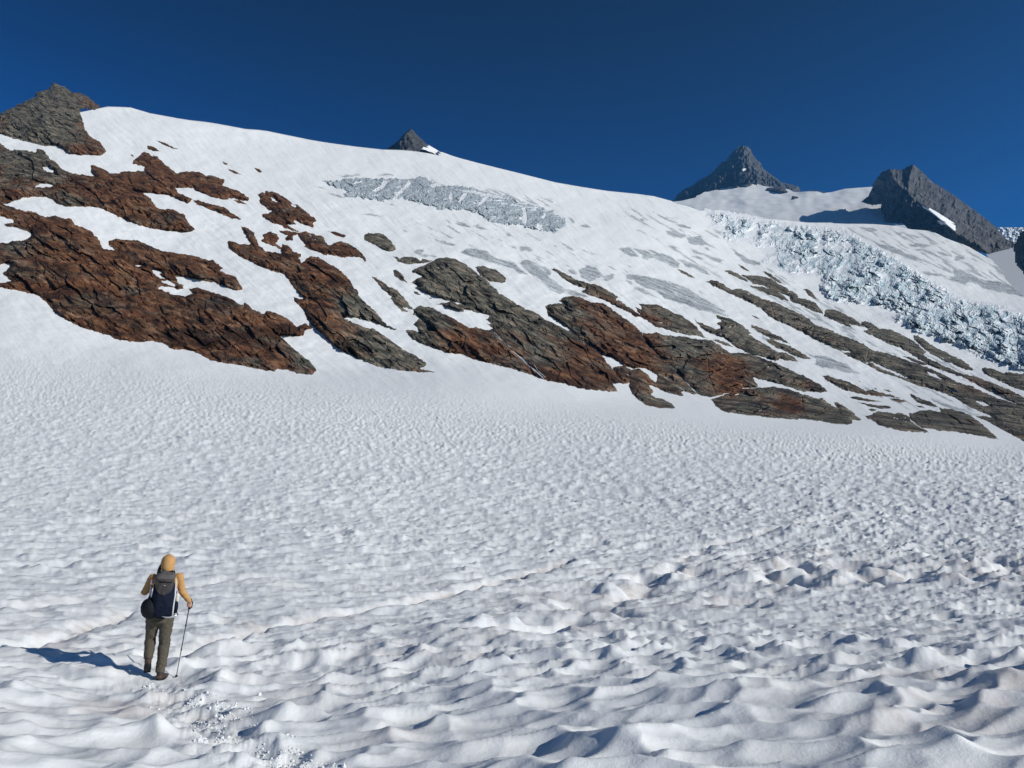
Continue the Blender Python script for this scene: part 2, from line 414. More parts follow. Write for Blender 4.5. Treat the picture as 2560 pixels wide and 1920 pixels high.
def relief_near(X, Y, r):
    fade = sstep(260, 90, r)
    wx = X + 0.11 * fbm(X * 1.1, Y * 1.1, 3, 41); wy = Y + 0.11 * fbm(X * .9 + 9, Y * .9, 3, 42)
    a = math.radians(16); ca, sa = math.cos(a), math.sin(a)
    u = (wx * ca + wy * sa); v = (-wx * sa + wy * ca)
    fa = sstep(10, 30, r)
    c1 = (bowls(u / 0.50, v / 0.29, 3, 22.0) * (1 - fa) * (.75 - .35 * sstep(12, 6, r)) + (bowls(u / 0.95, v / 0.37, 33, 26.0) - .02) * fa * 1.15)
    c2 = bowls(u / 0.27 + 5, v / 0.15, 13, 20.0)
    am = (0.9 + 0.3 * fbm(X / 5, Y / 5, 2, 77)) * (1.0 + 0.15 * sstep(9, 34, r))
    c0 = bowls(u / .74 + 3, v / .50, 23, 26.0)
    h = am * (0.215 * (c1 - .30) + (0.045 - .04 * sstep(14, 6, r)) * (c2 - .30)) + 0.19 * (c0 - .30) * sstep(22, 8, r) + (0.045 - .02 * sstep(14, 6, r)) * fbm(u / 2.4, v / 1.0, 3, 50) + (.012 - .009 * sstep(14, 6, r)) * fbm(X * 4, Y * 4, 3, 51) + 0.16 * fbm(X / 14, Y / 9, 2, 52)
    h = h + 0.06 * ridged(u / 5.0, v / .9, 2, 57) * sstep(9, 20, r)
    h = h * fade + (1 - fade) * 0.0
    dirt = 0.16 * sstep(0.1, 0.6, fbm(u / 3.0, v / 1.0, 4, 60)) * fade
    near = r < 130
    if near.any():
        Xn, Yn, hn, dn = X[near], Y[near], h[near], dirt[near]
        wob = 0.10 * fbm(Xn * 1.5, Yn * 1.5, 3, 71)
        for line, dep, dt in RUN_XY:
            d = ldist(Xn, Yn, line) + wob
            sc = 1.0 + 0.02 * np.median(np.hypot(*np.array(line).T))
            hn = hn - dep * sc * np.exp(-(d / (0.16 * sc)) ** 2) + 0.12 * dep * np.exp(-((d - 0.34 * sc) / (0.2 * sc)) ** 2)
            dn = np.maximum(dn, dt * 0.75 * np.exp(-(d / (0.20 * sc)) ** 2) * sstep(-.5, .3, fbm(Xn * .8, Yn * .8, 3, 73)))
        for px, py, s in PIT_XY:
            s = s * 1.55
            dd = ((Xn - px) ** 2 + (Yn - py) ** 2 * .55) / (2.0 * s) ** 2
            k = np.exp(-dd * 1.6)
            if k.max() < .001: continue
            hn = hn + s * k * (0.22 * fbm(Xn * 1.0, Yn * .7, 2, 80) + 0.12) - 0.62 * s * np.exp(-(((Xn - px - .5) / .65) ** 2 + ((Yn - py) / .9) ** 2) / s)
            dn = np.maximum(dn, 0.85 * k * sstep(-.15, .5, fbm(Xn * 1.1, Yn * .8, 4, 83)))
        for px, py, s, v_ in DIRT_XY:
            k = np.exp(-(((Xn - px) * .7) ** 2 + (Yn - py) ** 2) / s ** 2)
            dn = np.maximum(dn, v_ * k * sstep(-.25, .45, fbm(Xn * 1.3, Yn * 1.6, 4, 90)))
        for px, py in STEP_XY:
            q = ((Xn - px) / .20) ** 2 + ((Yn - py) / .26) ** 2
            hn = hn - 0.05 * np.exp(-q * q) + 0.03 * np.exp(-((np.sqrt(q) - 1.5) / .4) ** 2)
        q = np.exp(-(((Xn - FOOT[0] - .10) / .70) ** 2 + ((Yn - FOOT[1] + .60) / 1.0) ** 2) ** 2)
        hn = hn * (1 - q) + (-0.02 - .06 * sstep(0, -.9, Yn - FOOT[1]) + 0.020 * fbm(Xn * 7, Yn * 7, 3, 95)) * q
        # the churned line of kicked steps between walker and camera
        tr = ldist(Xn, Yn, STEP_TRACK) + 0.12 * fbm(Xn * 3, Yn * 3, 2, 96)
        kt = np.exp(-(tr / .36) ** 2)
        hn = hn + kt * (0.030 * fbm(Xn * 9, Yn * 9, 3, 97) - 0.02)
        # the rise the photographer stands on
        h = h.copy(); dirt = dirt.copy()
        h[near] = hn; dirt[near] = dn
    return h, dirt

STEP_TRACK = [gxy(*p) for p in [(380, 1712), (430, 1745), (500, 1800), (560, 1850), (680, 1900), (760, 1990)]]
def ground_z(x, y):
    X, Y = np.array([x]), np.array([y])
    # base height by walking the pixel column that holds this point
    lo, hi = 700.0, 2600.0
    for _ in range(40):
        m = (lo + hi) / 2
        az = math.atan2(x, y)
        px, py = az_px(az, m)
        r = float(base_r(px, m))
        if r > math.hypot(x, y): lo = m
        else: hi = m
    px, _ = az_px(math.atan2(x, y), m)
    t = float(px_dir(px, m)[2]); r = math.hypot(x, y)
    return r * t + float(relief(X, Y, np.array([r]))[0][0])

def az_px(az, y):
    """pixel x at which the vertical plane with azimuth az crosses pixel row y"""
    Y = (960 - y) / F
    ca = math.cos(az)
    T = ca * (SP + Y * CP) / (CP - Y * SP)
    f = CP * ca + SP * T
    return 1280 + F * math.sin(az) / f, y

GREY = [ # bare grey ice and old dirty snow on the slope
 Z(4, 100,228,180,235,235,265,150,250), Z(4, 10,180,60,183,120,205,60,200), Z(4, 905,448,940,450,985,460,930,458), Z(4, 985,435,1020,428,1060,435,1100,455,1090,470,1040,462,1000,450), Z(4, 1110,450,1150,448,1220,485,1160,478),
 Z(4, 1320,500,1360,510,1400,540,1350,530), Z(4, 1430,600,1480,595,1530,630,1440,635), Z(4, 700,650,720,620,780,615,760,650,860,660,880,670,760,668),
 Z(4, 870,555,920,560,1010,590,980,598,900,580), Z(4, 1020,640,1060,610,1130,610,1200,625,1250,660,1330,690,1400,710,1430,740,1500,800,1440,790,1380,750,1300,730,1200,700,1100,670),
 Z(4, 1440,690,1500,690,1600,730,1660,770,1640,810,1700,860,1750,890,1820,900,1920,950,1850,950,1730,920,1720,930,1650,900,1580,830,1500,780,1450,740), Z(4, 1770,755,1810,760,1835,790,1790,785),
 Z(4, 1840,760,1900,730,1960,740,2010,800,2060,790,2095,780,2080,820,2030,840,1990,810,1920,845,1860,810,1850,780), Z(4, 2110,615,2160,600,2212,605,2212,655,2150,640), Z(4, 1760,390,1800,395,1820,435,1790,440), Z(4, 1850,450,1890,440,1930,475,1870,470),
 Z(4, 160,110,250,100,330,98,330,108,230,118), Z(4, 445,98,520,96,570,102,560,112,460,110), Z(4, 340,375,400,370,510,390,440,392), Z(4, 530,300,560,300,570,318,540,318), Z(4, 615,485,640,480,660,500,630,500),
 Z(13, 20,1030,120,1030,220,1040,330,1050,420,1080,540,1100,700,1150,830,1190,960,1270,1080,1350,1200,1410,1330,1490,1420,1545,1380,1560,1500,1605,1380,1600,1240,1570,1060,1530,860,1460,700,1410,560,1370,430,1250,330,1230,220,1190,130,1110,40,1090),
 Z(13, 100,1180,200,1210,330,1250,420,1330,560,1390,420,1350,280,1290,160,1240), Z(13, 0,655,80,650,160,720,220,790,120,780,0,740), Z(13, 120,655,200,665,290,760,340,830,260,800,180,710), Z(13, 210,670,300,680,400,760,500,840,420,820,320,800,240,740),
 Z(13, 310,690,420,690,520,740,620,770,700,810,760,880,770,940,700,940,600,890,480,840,400,760), Z(13, 550,425,640,430,720,460,850,470,880,510,780,530,700,520,640,490), Z(13, 850,540,920,500,1040,500,1120,570,1260,650,1300,690,1200,650,1100,630,980,625,880,590),
 Z(13, 900,650,980,690,1100,740,1200,760,1330,810,1400,850,1330,850,1410,900,1280,860,1130,790,1000,740), Z(13, 700,340,800,335,930,370,930,400,820,395), Z(13, 1100,650,1160,650,1220,700,1150,690), Z(13, 600,620,680,630,760,700,800,760,720,710,650,660), Z(13, 700,800,850,830,1000,900,1150,970,1200,1050,1100,1020,980,960,850,910,780,860),
 Z(13, 1470,660,1560,700,1640,760,1760,820,1880,850,1890,910,1780,900,1640,850,1560,780), Z(13, 190,260,260,260,300,310,230,300), Z(13, 480,230,560,235,660,265,560,265), Z(13, 580,385,640,385,710,410,650,415), Z(13, 940,760,1020,770,1150,850,1060,830,980,800), Z(13, 990,1235,1060,1260,1140,1310,1050,1280),
 Z(6, 1850,925, 1950,930, 2060,980, 2160,1030, 2212,1075, 2100,1060, 1980,1040, 1880,1000),
 Z(7, 400,925,500,935,640,985,720,1030,800,1090,700,1080,600,1060,480,1030,410,1005), Z(7, 1150,1170,1210,1190,1320,1265,1250,1240), Z(7, 1400,1290,1500,1330,1700,1400,1850,1450,1750,1440,1560,1390,1440,1330),
 Z(7, 1600,190,1700,210,1780,260,1800,280,2000,300,2200,360,2212,430,2100,400,1900,360,1840,310,1700,290,1600,250), Z(7, 1050,20,1200,60,1320,110,1230,100,1100,50),
 Z(11, 420,1110,560,1110,700,1150,760,1210,900,1260,980,1315,860,1300,720,1240,600,1200), Z(11, 640,960,740,965,745,1000,680,990), Z(11, 780,980,900,1000,1010,1035,900,1030), Z(11, 820,1100,960,1090,1110,1130,980,1145,840,1140), Z(11, 860,1150,1000,1170,1100,1190,1200,1260,1300,1310,1400,1350,1300,1330,1180,1270,1050,1210,920,1190),
 Z(11, 1130,1190,1230,1210,1320,1260,1240,1250), Z(11, 1370,1250,1490,1240,1520,1290,1400,1310), Z(11, 1730,1410,1860,1425,1780,1430), Z(11, 1860,1320,1920,1330,1950,1390,1900,1370), Z(11, 970,1430,1100,1445,1250,1475,1330,1490,1150,1500,1020,1480), Z(11, 230,900,380,905,480,960,360,965,260,930),
 Z(11, 1350,1410,1450,1405,1600,1490,1750,1540,1900,1550,2080,1600,2212,1659,1900,1659,1700,1640,1600,1560,1450,1530,1380,1460), Z(11, 1290,1490,1420,1500,1560,1570,1450,1590,1330,1540)]
STREAKS = [ # (polygon, threshold): areas where streaks of grey show
 (Z(6, 900,120, 1080,200, 1250,320, 1420,400, 1600,500, 1800,600, 2000,680, 2212,760, 2212,700, 2000,620, 1800,540, 1600,450, 1400,370, 1200,280, 1050,180), -0.12),
 (Z(7, 0,220, 500,520, 900,720, 1500,1080, 2212,1300, 2212,1240, 1700,1050, 1200,800, 800,610, 450,430, 0,150), 0.10),
 (Z(7, 450,1080, 1150,1290, 1500,1400, 1900,1560, 1300,1420, 700,1260), 0.24),
 (Z(6, 900,560, 1300,650, 1700,860, 2000,1000, 1700,930, 1300,740), 0.26),
 (Z(13, 150,420, 350,480, 560,620, 750,740, 950,870, 1150,960, 1400,1100, 1550,1190, 1450,1120, 1200,920, 980,790, 700,640, 420,470, 250,400), 0.02),
 (Z(7, 600,760, 900,880, 1300,1010, 1700,1150, 2000,1290, 2212,1380, 2212,1330, 1900,1190, 1600,1060, 1300,960, 1000,830, 700,740), 0.14),
 (Z(7, 1200,1180, 1500,1330, 1900,1450, 1900,1420, 1600,1290, 1350,1200), 0.1),
 (Z(13, 0,100, 500,180, 1000,330, 1500,500, 1300,640, 900,560, 500,430, 0,240), 0.16),
 (Z(4, 700,400, 1300,430, 1750,560, 2212,720, 2212,860, 1700,740, 1200,640, 800,580), 0.36),
 (Z(11, 0,900, 700,900, 1300,1040, 1900,1330, 2150,1600, 1500,1600, 900,1400, 300,1100, 0,1000), 0.16),
 (Z(4, 800,160, 1100,180, 1400,230, 1750,280, 1740,330, 1400,290, 1100,235, 830,190), 0.05)]

def slope_ice(x, y):
    u = x * .86 + y * .5; v = -x * .5 + y * .86
    wx = x + 5 * fbm(u / 26, v / 9, 3, 120); wy = y + 3.5 * fbm(u / 26, v / 9, 3, 121)
    m = np.zeros(x.shape)
    for p in GREY:
        a = np.array(p); b0 = a.min(0) - 12; b1 = a.max(0) + 12
        k = (x > b0[0]) & (x < b1[0]) & (y > b0[1]) & (y < b1[1])
        if k.any(): m[k] = np.maximum(m[k], sstep(-1.6, 1.6, sdist(wx[k], wy[k], p) - 0.7))
    s = fbm(u / 60, v / 7, 4, 130)
    u3 = x * .62 + y * .78; v3 = -x * .78 + y * .62
    m = np.maximum(m, .20 * sstep(.02, .55, fbm(u3 / 48, v3 / 3.6, 4, 131) + .25 * fbm(x / 120, y / 70, 2, 132)) * sstep(1000, 860, y))
    for p, th in STREAKS:
        a = np.array(p); b0 = a.min(0) - 12; b1 = a.max(0) + 12
        k = (x > b0[0]) & (x < b1[0]) & (y > b0[1]) & (y < b1[1])
        if k.any(): m[k] = np.maximum(m[k], 0.85 * sstep(th, th + .12, s[k] + .18 * sstep(14, -8, -sdist(wx[k], wy[k], p)) - .18) * sstep(-4, 4, sdist(wx[k], wy[k], p)))
    sp = fbm(x / 5, y / 4, 3, 140)
    s2 = fbm(u / 34, v / 4.2, 4, 141)
    return m * (0.72 + .6 * np.clip(sp * .6 + .3, 0, 1)) * sstep(-.75, -.35, s2)

def build_snow():
    # columns by azimuth: dense in the frame, coarse outside it, all round the camera
    xs = np.concatenate([np.arange(-650, -300, 12.0), np.arange(-300, -30, 4.5), np.arange(-30, 2590, 2.4), np.arange(2590, 2860, 4.5), np.arange(2860, 3215, 12.0)])
    az = np.arctan((xs - 1280) / F / CP)
    a1 = az[-1]; ext = np.linspace(a1, math.pi, 60)[1:]
    azs = np.concatenate([-ext[::-1][:-1] if False else -ext[::-1], az, ext])
    azc = np.clip(azs, az[0], az[-1])
    out = np.clip((np.abs(azs) - a1) / 0.5, 0, 1)
    pxh = 1280 + F * np.tan(azc) * CP
    top = skyline(pxh)
    top = top * (1 - out) + 1120 * out
    yr = np.concatenate([[60000, 20000, 9000, 5500, 4200, 3500, 3000, 2700, 2500], np.linspace(2350, 1950, 30)[:-1], np.arange(1950, 1080, -2.2)])
    nt_ = 390
    tt = np.linspace(0, 1, nt_)
    Yg = np.concatenate([np.repeat(yr[:, None], len(azs), 1), yr[-1] + tt[1:, None] * (top[None] - yr[-1])], 0)
    A = azc[None] + 0 * Yg; ca = np.cos(A)
    Yn = (960 - Yg) / F
    T = ca * (SP + Yn * CP) / np.maximum(CP - Yn * SP, 1e-3)
    T = np.where(Yg > 2600, -(0.632 + (Yg - 2600) / 700.0), T)
    f = CP * ca + SP * T
    X = 1280 + F * np.sin(A) / np.maximum(f, .2)
    R = base_r(X, np.clip(Yg, 0, 2600))
    R = np.where(Yg > 2050, np.minimum(1.70 / -np.minimum(T, -.05), base_r(X, 2050 + 0 * Yg)), R)
    AZ = azs[None] + 0 * Yg
    wx, wy, wz = np.sin(AZ) * R, np.cos(AZ) * R, T * R
    h, dirt = relief(wx, wy, R)
    wz = wz + h * sstep(0.5, 1.8, R)
    ice = np.zeros(Yg.shape); k = (Yg < 1100) & (X > -300) & (X < 2860)
    ice[k] = slope_ice(X[k], Yg[k])
    P = np.stack([wx, wy, wz], -1)
    # the far side behind the skyline falls away; all round it runs out to the horizon
    last = P[-1]; rl = R[-1]; o = out[:, None]
    back = []
    for q, dz in ((1.01, -.004), (1.06, -.03), (1.4, -.25)):
        e = np.stack([np.sin(azs) * rl * q, np.cos(azs) * rl * q, last[:, 2] + rl * dz], -1)
        g = np.stack([np.sin(azs) * (rl + (q - 1) * 9000), np.cos(azs) * (rl + (q - 1) * 9000), last[:, 2] - (q - 1) * 20], -1)
        back.append(e * (1 - o) + g * o)
    P = np.concatenate([P, np.array(back)], 0)
    pad = np.zeros((3, len(azs)))
    dirt = np.concatenate([dirt, pad]); ice = np.concatenate([ice, pad])
    keep = np.ones((P.shape[0] - 1, P.shape[1] - 1), bool)
    o = grid_mesh("snow", P, keep, M_SNOW, True, {"dirt": dirt, "ice": ice})
    tag(o, "sun-cupped snow field rising to the white mountain slope", kind="structure")
    return o
build_snow()
# ------------------------------------------------------------------ rock outcrops standing out of the snow
RUST_SPOTS = [(95,290,130,-1.0),(150,240,60,-.4),(930,800,70,-.35),(870,760,45,-.45),(1040,860,60,-.35),(1130,700,120,-.7),(1150,830,75,.55),(1240,880,90,.45),(1300,820,90,-.25),(1500,800,60,.25),(1600,850,75,.65),(1480,900,110,.35),
    (1700,850,50,-.3),(1800,910,55,.75),(1830,960,35,.9),(1960,1010,26,.9),(1995,1018,20,.7),(1905,990,30,.3),(1410,940,40,.3),(30,620,50,-.45),(330,720,25,-.4),(765,905,35,-.8),(640,910,22,-.4),
    (1730,520,40,-.2),(960,590,30,.1),(40,410,80,-.3),(560,700,60,-.1)]
def rust_at(x, y):
    v = 0.92 - 0.64 * sstep(820, 1080, x + .35 * (y - 700)) - 0.16 * sstep(1650, 1850, x)
    for a, b, s, k in RUST_SPOTS:
        v = v + k * np.exp(-((x - a) ** 2 + (y - b) ** 2) / s ** 2)
    return v

GROOVES = [Z(16, 1190,300, 1170,360, 1080,480, 1000,580, 950,660, 920,825), Z(2, 430,880, 400,960, 460,1050, 530,1150), Z(2, 610,340,612,440,600,520), Z(5, 700,760,680,860,660,915), Z(5, 960,730, 1070,850, 1200,960, 1390,1130), Z(6, 930,960,940,1100,1000,1260), Z(7, 870,880, 850,960),
           Z(16, 1600,540, 1660,680, 1740,820, 1880,950), Z(5, 640,270, 650,350, 700,430), Z(6, 1460,450,1520,620,1700,720), Z(7, 290,1280,300,1400,340,1480)]

def strata(x, y):
    th = np.radians(40.0 - 12.0 * sstep(1500, 2300, x))
    u = x * np.cos(th) + y * np.sin(th); v = -x * np.sin(th) + y * np.cos(th)
    return u, v

def rock_relief(x, y, sd, amp, dome, w):
    """how far (as a share of the distance) the rock stands out in front of the snow surface"""
    u, v = strata(x, y)
    wu = u + 10 * fbm(x / 70, y / 70, 3, 200); wv = v + 7 * fbm(x / 60, y / 60, 3, 201)
    n = 1.25 * ridged(wu / 150, wv / 44, 2, 210) + 0.50 * fbm(wu / 80, wv / 11, 3, 220) + 0.16 * fbm(wu / 22, wv / 5, 3, 230) + 1.1 * fbm(x / 130, y / 70, 2, 235)
    f1, f2, ix, iy, ox, oy = worley(wu / 64, wv / 24, 240)
    n = n + 1.3 * ((_h(ix, iy, 3) - .5) + (_h(ix, iy, 4) - .5) * oy * 2.0 + (_h(ix, iy, 5) - .5) * ox * 2.4)
    f1, f2, ix, iy, ox, oy = worley(wu / 23, wv / 9, 250)
    n = n + 0.50 * ((_h(ix, iy, 3) - .5) + (_h(ix, iy, 4) - .5) * oy * 2.2 + (_h(ix, iy, 5) - .5) * ox * 2)
    f1, f2, ix, iy, ox, oy = worley(wu / 9, wv / 4.5, 260)
    n = n + 0.10 * ((_h(ix, iy, 3) - .5) + (_h(ix, iy, 4) - .5) * oy * 2 + (_h(ix, iy, 5) - .5) * ox * 2)
    gr = 0
    for line in GROOVES:
        a = np.array(line)
        if x.max() < a[:, 0].min() - 8 or x.min() > a[:, 0].max() + 8 or y.max() < a[:, 1].min() - 8 or y.min() > a[:, 1].max() + 8: continue
        gr = gr + np.exp(-(ldist(x + 1.5 * perlin(x / 9, y / 9, 7), y, line) / 1.6) ** 2)
    e = 0.0009 + dome * (1 - np.exp(-np.maximum(sd, 0) / w)) + amp * 0.0080 * (n + .32) * sstep(0, 9, sd) - .005 * gr * sstep(0, 3, sd)
    e = np.maximum(e, 0.0007 * np.clip(sd, 0, 3))
    return np.where(sd < 0, 0.0045 * sd + 0.0009 * (sd > -0.5), e)

def outline_sd(X, Y, outer, holes, jag):
    wx = X + jag * (3.3 * fbm(X / 11, Y / 11, 3, 300) + 1.0 * fbm(X / 3.4, Y / 3.4, 2, 301)); wy = Y + jag * (2.6 * fbm(X / 11 + 40, Y / 9, 3, 302) + .8 * fbm(X / 3.4, Y / 3.4, 2, 303))
    sd = sdist(wx, wy, outer)
    for h in holes: sd = np.minimum(sd, -sdist(wx, wy, h))
    u, v = strata(X, Y)
    slit = 12 * (0.66 - fbm(u / 38, v / 4.2, 3, 305) + .30 * fbm(X / 90, Y / 50, 2, 306) - .06 * sstep(1300, 1700, X))
    return np.where((sd > 4) & (slit < 0), slit, sd)

ROCK_SPECS = {}
def outcrop(key, label, outer, holes=(), amp=1.0, dome=None, w=14.0, step=1.8, jag=1.0, mat=None, base=base_r, cat="rock outcrop", group=None, name="rock_outcrop", kind=None, rust=None):
    p = np.array(outer); size = math.sqrt(abs(float(np.sum(p[:, 0] * np.roll(p[:, 1], -1) - p[:, 1] * np.roll(p[:, 0], -1))) / 2))
    if dome is None: dome = min(0.024, 0.0030 + size * 0.00011)
    amp = amp * min(1.0, 0.35 + size / 160)
    x0, y0 = p.min(0) - 6; x1, y1 = p.max(0) + 6
    gx = np.arange(x0, x1, step); gy = np.arange(y1, y0, -step)
    X, Y = np.meshgrid(gx, gy)
    sd = outline_sd(X, Y, outer, holes, jag * min(1, .35 + size / 60))
    e = rock_relief(X, Y, sd, amp, dome, w)
    r = base(X, Y) * (1 - e)
    P = at(X, Y, r)
    k = np.maximum.reduce([sd[:-1, :-1], sd[1:, :-1], sd[:-1, 1:], sd[1:, 1:]]) > -2.2
    ru = rust_at(X, Y) if rust is None else rust + 0 * X
    o = grid_mesh(name, P, k, mat or M_ROCK, False, {"rust": ru})
    tag(o, label, None if kind else cat, group, kind)
    ROCK_SPECS[key] = (outer, holes, amp, dome, w, jag * min(1, .35 + size / 60))
    return o

O = outcrop
O("peak_left", "grey pointed rock peak rising above the snow at the far upper left", Z(1, -330,440, -240,370, -100,330, -30,300, 0,298, 100,250, 200,200, 255,180, 255,150, 340,125, 375,86, 420,100, 500,150, 560,155, 620,195, 680,240, 655,265, 590,240, 540,260, 570,330, 590,400, 640,460, 690,480, 735,545, 700,580, 620,575, 540,575, 470,560, 400,510, 310,515, 240,495, 130,470, 0,430, -60,425, -160,470, -260,480), amp=1.3, dome=.05, w=40)
O("band", "broad dark brown rock band winding below the upper left peak", Z(1, -420,500, -560,440, -380,405, -200,455, -30,475, 0,490, 70,545, 130,535, 250,555, 250,530, 300,540, 340,590, 400,640, 440,680, 520,705, 600,712, 650,722, 625,680, 630,640, 700,660, 760,700, 830,702, 835,690, 1000,682, 1000,655, 915,630, 930,605, 970,572, 1000,550, 1040,572, 1100,600, 1180,670, 1215,700, 1290,685, 1380,690, 1430,722, 1450,710, 1555,745, 1540,780, 1580,800, 1640,815, 1720,870, 1710,893, 1590,870, 1570,885, 1480,870, 1360,825, 1330,800, 1210,803, 1240,840, 1340,880, 1300,907, 1250,890, 1170,850, 1100,845, 1020,835, 920,825, 980,832, 1040,870, 1070,920, 1105,950, 1180,945, 1280,990, 1300,1040, 1350,1090, 1300,1108, 1150,1096, 1000,1070, 880,1030, 780,980, 680,935, 560,930, 460,930, 390,905, 370,885, 320,865, 240,862, 150,870, 65,905, 20,915, -60,920, -200,900, -330,930, -450,860, -640,800, -520,700, -610,610),
  [Z(1, 295,655,335,660,372,682,366,697,330,690,300,678), Z(1, 232,795,270,775,330,772,370,785,330,797)], amp=1.05)
O("finger", "long thin brown rock rib slanting below the end of the upper band", Z(1, 1335,890, 1375,880, 1420,905, 1500,920, 1560,940, 1620,985, 1672,1020, 1600,1015, 1530,985, 1450,950, 1360,915))
O("bit1", "small brown rock patch under the tip of the upper brown band", Z(1, 1612,885, 1660,885, 1712,915, 1650,910))
O("bit2", "dark flat rock lying alone on snow above the band's highest knob", Z(1, 1015,505, 1060,515, 1112,550, 1060,548, 1020,530))
O("bit3", "thin broken line of dark rocks high on the left snow slope", Z(1, 1058,462, 1110,482, 1160,498, 1190,515, 1237,535, 1190,528, 1140,508, 1090,482))
O("bit4", "tiny dark rock left of the band's highest knob", Z(1, 898,560, 922,575, 928,590, 905,578))
O("bit5", "tiny rock just behind the band's highest knob", Z(1, 1055,575, 1090,580, 1100,595, 1065,590))
O("bit6", "upper small dark rock of the pair on open snow", Z(1, 1533,617, 1570,630, 1577,648, 1545,636))
O("bit7", "lower longer dark rock of the pair on open snow", Z(1, 1566,665, 1620,683, 1677,712, 1620,702, 1585,685))
O("bit8", "lone small dark rock right of the pair on open snow", Z(1, 1753,658, 1800,674, 1813,692, 1790,697, 1765,676))
O("big_left", "huge rust brown rock wall filling the left side of the slope", Z(2, -700,20, -480,60, -330,40, -200,130, -30,160, 0,165, 60,185, 140,210, 210,235, 300,243, 340,265, 400,285, 470,270, 560,295, 610,300, 650,355, 730,375, 800,420, 840,460, 870,510, 890,560, 930,563, 990,570, 935,525, 940,490, 1000,475, 1100,480, 1160,480, 1250,510, 1330,550, 1400,580, 1500,590, 1700,625, 1790,655, 1840,655, 1880,690, 1925,725, 1900,748, 1960,775, 2030,800, 2080,870, 2095,915, 2050,925, 1950,890, 1850,850, 1700,825, 1600,805, 1515,797, 1535,850, 1580,870, 1585,905, 1540,915, 1480,890, 1400,880, 1360,900, 1430,925, 1490,950, 1600,970, 1665,942, 1620,908, 1700,893, 1800,925, 1900,955, 2000,990, 2060,1035, 2100,1048, 2115,1022)
  + Z(3, 250,1220, 340,1260) + Z(16, 1450,130, 1480,85, 1600,120, 1780,210, 1890,310, 2000,270, 2130,330, 2060,355, 2000,360, 1985,435, 1950,448, 1800,435, 1660,435, 1750,520, 1830,600, 1950,700, 2100,810, 2120,860, 2165,912, 2110,975, 2050,980, 1900,960, 1750,912, 1612,900, 1580,935, 1400,912, 1150,850, 920,822, 700,780, 560,700, 440,645, 350,630, 210,635, 110,600)
  + Z(2, 1440,1388, 1350,1362, 1280,1357, 1230,1370, 1000,1345, 950,1310, 830,1275, 700,1240, 600,1190, 520,1140, 450,1080, 400,1020, 330,965, 250,945, 150,920, 0,895, -30,890, -200,905, -420,800, -640,760, -900,600, -700,560, -420,700, -200,790, -30,855, 50,852, 90,835, 15,768, 60,742, 100,690, 60,680, -30,705, -150,715, -330,640, -300,560, -150,530, -30,520, 0,505, 70,515, 110,487, 180,492, 250,470, 272,425, 230,405, 170,390, 100,368, 60,375, 35,345, 118,335, 120,310, 0,280, -30,270, -230,240, -420,300, -760,200),
  [Z(2, 1316,738, 1372,742, 1405,765, 1370,775, 1432,822, 1350,800, 1322,762), Z(2, 1400,835, 1450,832, 1520,868, 1510,893, 1460,872, 1402,852), Z(2, 1165,705,1200,700,1245,702,1190,713)], amp=1.25, dome=.022, w=22)
O("mid_top", "jagged brown rock outcrop with snow slits in the middle of the left slope", Z(3, 290,230, 325,205, 358,225, 352,195, 430,205, 480,225, 560,280, 600,315, 640,320, 700,370, 750,410, 800,450, 775,480, 782,515, 700,492, 600,450, 622,485, 570,490, 540,485, 590,515, 652,550, 600,545, 520,515, 495,490, 430,480, 340,428, 328,402, 420,380, 370,350, 330,320, 300,282, 312,260), [Z(3, 400,252,440,270,467,298,430,288), Z(3, 575,305,625,330,620,345,585,322)])
O("mid_two", "dark red brown double-humped rock outcrop ending in a pointed tail", Z(3, 470,545, 540,540, 600,550, 660,555, 720,550, 780,575, 850,590, 880,640, 910,670, 960,640, 1000,632, 1080,655, 1140,690, 1190,740, 1237,803, 1215,805, 1170,770, 1100,770, 1020,772, 940,755, 890,740, 882,757, 830,730, 740,705, 690,682, 700,665, 650,600, 640,575, 600,590, 596,625, 540,627, 525,600, 560,590, 490,560))
O("long_left", "very long rust and tan rock rib running down to the flat snow", Z(3, 20,635, 60,630, 130,655, 210,660, 230,655, 180,570, 140,503, 200,515, 260,560, 290,640, 302,672, 360,715, 420,730, 500,730, 492,700, 420,672, 390,660, 330,640, 320,620, 350,612, 330,590, 325,570, 350,573, 400,545, 460,570, 487,610, 460,635, 440,650, 500,680, 500,655, 560,675, 600,720, 670,745, 665,775, 640,778, 665,800, 662,830, 710,780, 760,762, 820,770, 880,810, 960,850, 1010,890, 1050,930, 1090,970, 1110,1010, 1152,1055, 1160,1100, 1220,1160, 1290,1220, 1340,1280, 1360,1310, 1420,1368, 1492,1388, 1475,1402, 1410,1382, 1340,1347, 1200,1310, 1100,1285, 1035,1298, 1100,1330, 1230,1380, 1290,1385, 1400,1460, 1500,1530, 1580,1590)
  + Z(4, 700,1342, 785,1398, 790,1422, 738,1442, 820,1458, 875,1468, 750,1468, 600,1455, 440,1424, 330,1378, 250,1312) + Z(3, 1180,1659, 1100,1620, 1000,1570, 920,1510, 850,1440, 790,1385, 720,1312, 700,1250, 660,1200, 610,1150, 598,1110, 640,1130, 686,1130, 640,1080, 600,1030, 560,970, 530,925, 520,915, 400,885, 250,820, 130,760, 50,700), amp=1.1, dome=.02, w=20)
O("egg", "rounded oval tan boulder-like outcrop standing alone in the snow", Z(14, 718,960, 730,925, 780,898, 870,905, 940,890, 985,915, 1000,935, 1060,975, 1120,1040, 1160,1090, 1160,1130, 1120,1157, 1060,1155, 980,1130, 850,1060, 740,1000), dome=.014, w=12, rust=.30)
O("sliver", "flat thin brown rock sliver up left of the rounded oval outcrop", Z(14, 175,858, 260,878, 330,880, 400,900, 480,940, 440,965, 380,950, 290,920, 250,885))
